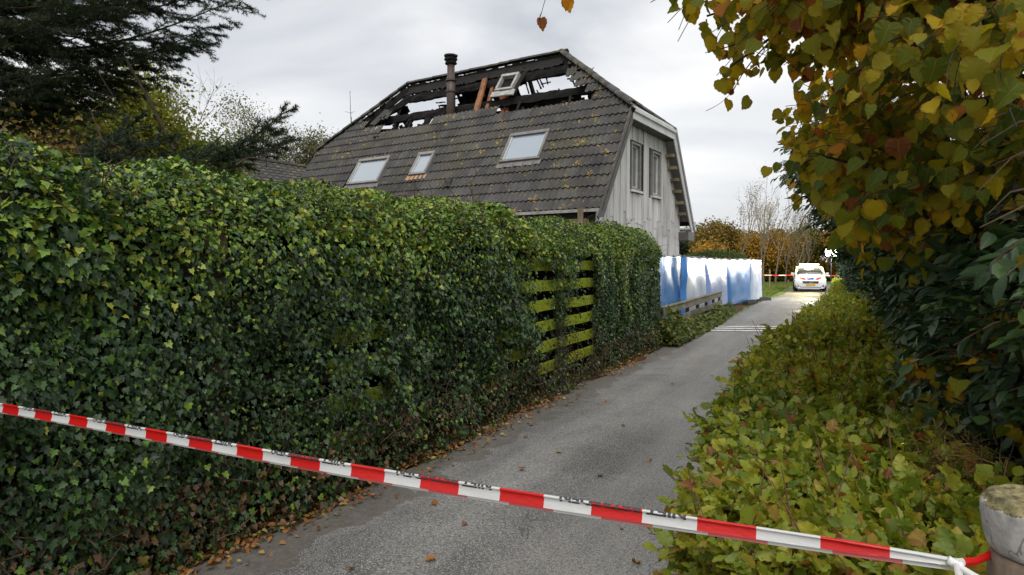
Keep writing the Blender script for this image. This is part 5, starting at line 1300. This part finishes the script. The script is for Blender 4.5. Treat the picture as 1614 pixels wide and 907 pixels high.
F_LIM = fol('lime_foliage', [(0, (.09, .12, .012)), (.5, (.20, .235, .022)), (1, (.36, .35, .045))])
F_BRN = fol('russet_foliage', [(0, (.11, .085, .026)), (.5, (.27, .19, .04)), (1, (.44, .30, .07))])
F_OLV = fol('olive_foliage', [(0, (.06, .075, .02)), (.5, (.15, .155, .035)), (1, (.30, .26, .06))])
F_BIR = fol('birch_foliage', [(0, (.07, .085, .03)), (.6, (.16, .16, .05)), (1, (.30, .25, .07))])
F_CON = fol('dark_conifer_foliage', [(0, (.018, .030, .014)), (.6, (.038, .060, .026)), (1, (.075, .10, .035))], .1)
M_BARK = varied('grey_bark', (.05, .042, .034), (.16, .14, .115), 7, .85, .6, .01, .2)
M_BIRB = varied('pale_bark', (.07, .06, .045), (.22, .19, .15), 5, .8, .5, .008, .2)
M_SBARK = varied('spruce_bark', (.02, .015, .011), (.065, .05, .035), 8, .9, .6, .01, .15)

# left background, over the ivy
tree('yellow_tree', 'rounded yellow-green tree behind the spruce branches', (-13.9, 9.1, 0), 6.6, F_LIM, M_BARK, 4, 5, .6, 34, .075, .2, seed=3, trunk_f=.42, jit=.30)
tree('bare_tree', 'nearly leafless small tree beside the yellow-green tree', (-13.9, 10.2, 0), 7.4, F_BRN, M_BARK, 5, 3, .5, 0, .05, .22, r0=.07, seed=11, trunk_f=.42)
tree('birch_tree', 'thin-leaved pale birch left of the burnt roof', (-20.5, 19.6, 0), 8.9, F_BIR, M_BIRB, 5, 4, .42, 2, .085, .28, r0=.10, seed=21, trunk_f=.40, group='birches', jit=.22)
tree('birch_tree', 'smaller thin-leaved birch right against the burnt roof end', (-19.3, 21.4, 0), 8.4, F_BIR, M_BIRB, 5, 4, .40, 1, .095, .28, r0=.09, seed=22, trunk_f=.40, group='birches', jit=.22)
tree('orange_bush', 'orange-leaved bush low behind the ivy under the spruce', (-9.4, 4.9, 0), 3.4, F_BRN, M_BARK, 4, 5, .7, 4, .07, .12, r0=.05, seed=31, trunk_f=.48, cat='bush', jit=.2)
tree('orange_bush', 'yellow-orange leaved bush low behind the ivy between fir and spruce', (-9.0, 5.9, 0), 3.3, F_YEL, M_BARK, 4, 5, .7, 6, .08, .12, r0=.05, seed=35, trunk_f=.46, cat='bush', jit=.2)

def conifer_limbs(root, limbs, mat, bark, tw_sp=.11, tw_len=.55, needle=.045, nn=30, wid=1.0, flat=.35, seed=5, tipup=.0, sub=True):
    """limbs: list of (base, tip, radius); side twigs in flat sprays, every twig set with needles"""
    global rng
    rng = np.random.RandomState(seed); mb = MB(); P, D = [], []
    for (a, b, r0) in limbs:
        a, b = np.array(a, float), np.array(b, float); ln_ = np.linalg.norm(b - a); d = (b - a) / ln_; side = np.cross(d, [0, 0, 1.]); side /= np.linalg.norm(side)
        n_ = 10; bend = rng.normal(0, .03) * ln_; sag = .10 * ln_
        cur = [a + (b - a) * i / n_ + np.array([0, 0, -sag * math.sin(i / n_ * math.pi)]) + side * bend * math.sin(i / n_ * 3.1) for i in range(n_ + 1)]
        mb.tube(cur, np.linspace(r0, .005, n_ + 1), 5)
        def twig(p, dv, L_, lev):
            q = p + dv * L_ + np.array([0, 0, -.10 * L_ + tipup * L_]); m_ = (p + q) / 2 + np.array([0, 0, .02 * L_])
            mb.tube([p, m_, q], [.0045 if lev == 0 else .003, .003, .0018], 3, cap=False)
            k = max(5, int(nn * L_ / .3)); f = (np.arange(k) + rng.rand(k)) / k
            P.append(p + (q - p) * f[:, None]); D.append(np.repeat(dv[None], k, 0))
            if lev < 1 and sub:
                for i in range(int(L_ / .055)):
                    g = rng.uniform(.2, .97); s_ = 1 if i % 2 else -1; sd = np.cross(dv, [0, 0, 1.]); sd /= np.linalg.norm(sd) + 1e-9
                    e = dv * .8 + sd * s_ * .75 + rng.normal(0, .14, 3); e /= np.linalg.norm(e); twig(p + (q - p) * g, e, L_ * rng.uniform(.28, .5) * (1.15 - .6 * g), lev + 1)
        k = int(ln_ / tw_sp)
        for i in range(k):
            f = .06 + .94 * (i + rng.rand()) / k; j = min(n_ - 1, int(f * n_)); p = cur[j] + (cur[j + 1] - cur[j]) * (f * n_ - j) if f < 1 else cur[-1]
            s_ = 1 if i % 2 else -1
            e = d * .75 + side * s_ * rng.uniform(.5, .95) + np.array([0, 0, rng.normal(-.08, flat)]); e /= np.linalg.norm(e)
            twig(p, e, tw_len * rng.uniform(.6, 1.15) * (1.15 - .55 * f), 0)
        twig(cur[-1], d, tw_len * .5, 0)
        for i in range(3): twig(cur[-1 - i], d + rng.normal(0, .2, 3), tw_len * .5, 0)
    P = np.concatenate(P); D = np.concatenate(D); n = len(P)
    q = rv(n, 1); q = norm(q - D * np.sum(q * D, 1, keepdims=True))
    print('needles', n)
    T = D * .5 + q * .9 + np.array([0, 0, .12])
    o = link('crown', leaf_mesh('crown', P, rv(n, 1), T, needle * (.7 + .5 * rng.rand(n)), NEEDLE, np.clip(rng.rand(n) * .7 + .3 * noise3(P[:, 0] * 2, P[:, 1] * 2, P[:, 2] * 2, 3), 0, 1), mat, np.full(n, wid)), root); o['kind'] = 'stuff'
    return mb
# spruce: trunk just outside the frame, its limbs sweep in at the top left
SP = np.array([-10.6, 4.2, 0.])
spr = tag(empty('spruce_tree', SP), 'big dark spruce spreading its branches over the ivy at the left', 'tree')
rs = np.random.RandomState(77); limbs = []
for i in range(44):
    z = 3.3 + 4.2 * (i / 44) + rs.uniform(-.1, .1); az = R(rs.uniform(8, 62)); L_ = rs.uniform(.7, 1.0) * min(3.6, 1.0 + (z - 3.3) * 1.25)
    limbs.append(((0, 0, z), (math.cos(az) * L_, math.sin(az) * L_, z + L_ * rs.uniform(-.05, .17)), .022))
for (x, y, z, zz) in ((-7.35, 6.35, 5.45, 4.6), (-7.9, 6.1, 5.0, 4.3), (-8.6, 5.8, 4.55, 4.0), (-9.2, 5.4, 4.2, 3.8), (-7.4, 6.6, 5.9, 5.0), (-7.0, 6.9, 6.2, 5.3), (-8.9, 5.2, 3.75, 3.3)):
    limbs.append(((0, 0, zz), (x - SP[0], y - SP[1], z), .026))
mb = conifer_limbs(spr, limbs, F_CON, M_SBARK, .11, .66, .046, 80, .85, .22, 5)
mb.tube([(0, 0, 0), (.02, 0, 3), (0, .03, 7), (0, 0, 10)], [.24, .19, .11, .03], 12)
mb.tube([(2.3, 1.0, 4.35), (2.62, 1.12, 3.75), (2.95, 1.2, 3.15)], [.016, .02, .022], 6)
mb.build('trunk', M_SBARK, spr)
# smaller fir whose upturned branch shows above the ivy
FI = np.array([-7.6, 4.2, 0.])
fir = tag(empty('fir_tree', FI), 'small fir with one upturned bushy branch above the ivy', 'tree')
F_FIR = fol('fir_needles', [(0, (.018, .034, .018)), (.6, (.038, .066, .032)), (1, (.07, .105, .045))], .1)
fl_ = [((0, 0, 2.75), (1.95, .95, 3.12), .016), ((0, 0, 2.6), (1.75, .80, 2.86), .016), ((.9, .4, 2.85), (2.05, 1.05, 3.36), .018), ((0, 0, 2.9), (1.0, .35, 3.05), .014), ((0, 0, 2.5), (1.2, .2, 2.72), .014), ((0, 0, 2.8), (.8, -.1, 3.0), .014), ((0, 0, 2.95), (.5, .3, 3.25), .012), ((0, 0, 2.7), (.9, .6, 2.95), .014), ((1.2, .55, 2.9), (2.0, 1.1, 3.05), .012)]
mb = conifer_limbs(fir, fl_, F_FIR, M_SBARK, .07, .36, .044, 130, .9, .3, 9, .22)
mb.tube([(0, 0, 0), (.02, 0, 2), (0, .03, 3.0)], [.09, .06, .03], 9); mb.build('trunk', M_SBARK, fir)

# right background: autumn wood beyond the field
specs = [('conifer', 'dark pine left in the far wood beyond the house corner', (-16.5, 70, 0), 8.0, F_CON, 41), ('oak', 'grey-green tree in the far wood above the clipped hedge', (-14.5, 78, 0), 8.4, F_OLV, 42),
         ('russet_tree', 'russet rounded tree in the far wood behind the white panels', (-10.6, 68, 0), 7.6, F_BRN, 43), ('orange_tree', 'low orange tree just above the sheeted fence', (-9.6, 60, 0), 4.6, F_ORG, 44),
         ('russet_tree', 'russet tree above the right end of the sheeted fence', (-8.2, 70, 0), 7.0, F_BRN, 45), ('orange_tree', 'orange tree left of the police car among thin trunks', (-6.2, 66, 0), 6.2, F_ORG, 46),
         ('russet_tree', 'olive-brown tree directly behind the police car', (-3.6, 70, 0), 6.6, F_BRN, 47), ('olive_tree', 'olive tree behind the light bar of the police car', (-1.5, 74, 0), 6.8, F_OLV, 48),
         ('orange_tree', 'orange-brown tree between police car and floodlight', (.6, 72, 0), 6.6, F_ORG, 49), ('olive_tree', 'olive tree in the far wood beyond the bright floodlight', (3.4, 70, 0), 6.4, F_OLV, 50), ('olive_tree', 'dark olive tree left of the russet ones in the far wood', (-12.6, 74, 0), 6.4, F_OLV, 51), ('russet_tree', 'low brown tree filling the far wood behind the tape', (-5.0, 76, 0), 6.0, F_BRN, 52)]
for nm, lab, loc, h, mat, sd in specs:
    tree(nm, lab, loc, h * .98, mat, M_BARK, 4, 4, .62, 11, .24, .18, r0=.12, seed=sd, trunk_f=.36, group='autumn wood beyond the field', jit=.5)
# undergrowth closing the wood
n = 26000; rng = np.random.RandomState(60); X = rng.uniform(-24, 14, n); Yb = 72 + rng.uniform(0, 8, n); hz = 3.2 * (.45 + noise3(X * .35, 0, 0, 6)); P = np.stack([X, Yb, rng.rand(n) * hz], 1)
o = link('undergrowth', leaf_mesh('undergrowth', P, rv(n, 1), rv(n, 1), .25 + .25 * rng.rand(n), OVAL, np.clip(noise3(X * .5, P[:, 2] * .7, 0, 9) + rng.normal(0, .15, n), 0, 1), F_BRN)); tag(o, 'brown undergrowth closing the far wood', 'undergrowth', kind='stuff')
# thin young trees on the grass
for (x, y, h, sd, lab) in ((-4.75, 54.5, 7.0, 71, 'thin young tree nearest the sheeted fence on the grass'), (-4.0, 56.2, 7.6, 72, 'thin pale young tree beside the tall stake'), (-3.45, 59.5, 6.4, 73, 'thin young tree second left of the police car'), (-2.75, 62, 6.6, 74, 'thin young tree just left of the police car light'), (-7.0, 58, 8.6, 75, 'tall bare young tree rising above the sheeted fence'), (-5.6, 60, 8.0, 76, 'bare young tree above the white end panel'), (-1.9, 64, 6.2, 77, 'thin bare tree behind the police car')):
    tree('young_tree', lab, (x, y, -.02), h * 1.2, F_BRN, M_BIRB, 4, 3, .34, 1 if sd % 2 else 0, .10, .38, r0=.085, seed=sd, trunk_f=.42, group='thin young trees on the grass', jit=.2)
# clipped green hedge behind the panels
rng = np.random.RandomState(80); n = 9000; th_ = rng.rand(n) * math.pi; X = rng.uniform(-7.6, -4.3, n); prof = 2.45 - .12 * (X + 5.9) ** 2; r_ = .7
P = np.stack([X, 37.6 + .35 * (X + 6) + r_ * np.cos(th_), (prof - r_) + r_ * np.sin(th_)], 1); low = rng.rand(n) < .5
P[low, 2] = rng.rand(low.sum()) * 1.8; P[low, 1] = (37.6 + .35 * (P[low, 0] + 6)) - r_ + .1 * rng.rand(low.sum())
ch = tag(empty('clipped_hedge', (-6, 37.6, 0)), 'rounded clipped green hedge showing above the sheeted panels', 'hedge')
P = P - np.array([-6, 37.6, 0]); P += rv(n, .04)
F_GRN = fol('green_hedge_foliage', [(0, (.025, .05, .012)), (.5, (.06, .10, .02)), (1, (.11, .15, .035))])
o = link('foliage', leaf_mesh('foliage', P, np.array([0, -.5, .7]) + rv(n, .5), rv(n, 1), .07 + .05 * rng.rand(n), OVAL, rng.rand(n), F_GRN), ch); o['kind'] = 'stuff'
mb = MB(); mb.rough_bar((-1.5, -.5, .8), (1.6, .55, .8), 1.0, 1.5, 8, .03); mb.build('hedge_inside', M_CORE, ch)
# dead brown conifer twigs in the gap between the two hedges
rng = np.random.RandomState(90); n = 2600; P = np.stack([rng.normal(.40, .05, n), rng.normal(2.5, .16, n), rng.normal(.90, .09, n)], 1)
M_DEAD = leaf_mat('dead_needles', [(0, (.05, .018, .010)), (.6, (.11, .04, .02)), (1, (.17, .075, .03))], .8, .05, .1)
o = link('dead_sprays', leaf_mesh('dead_sprays', P, rv(n, 1), rv(n, 1) + np.array([-.4, -.4, -.3]), .035 + .03 * rng.rand(n), NEEDLE, rng.rand(n), M_DEAD, np.full(n, .5))); tag(o, 'dead brown twiggy sprays between beech hedge and concrete-capped post', 'dead twigs', kind='stuff')
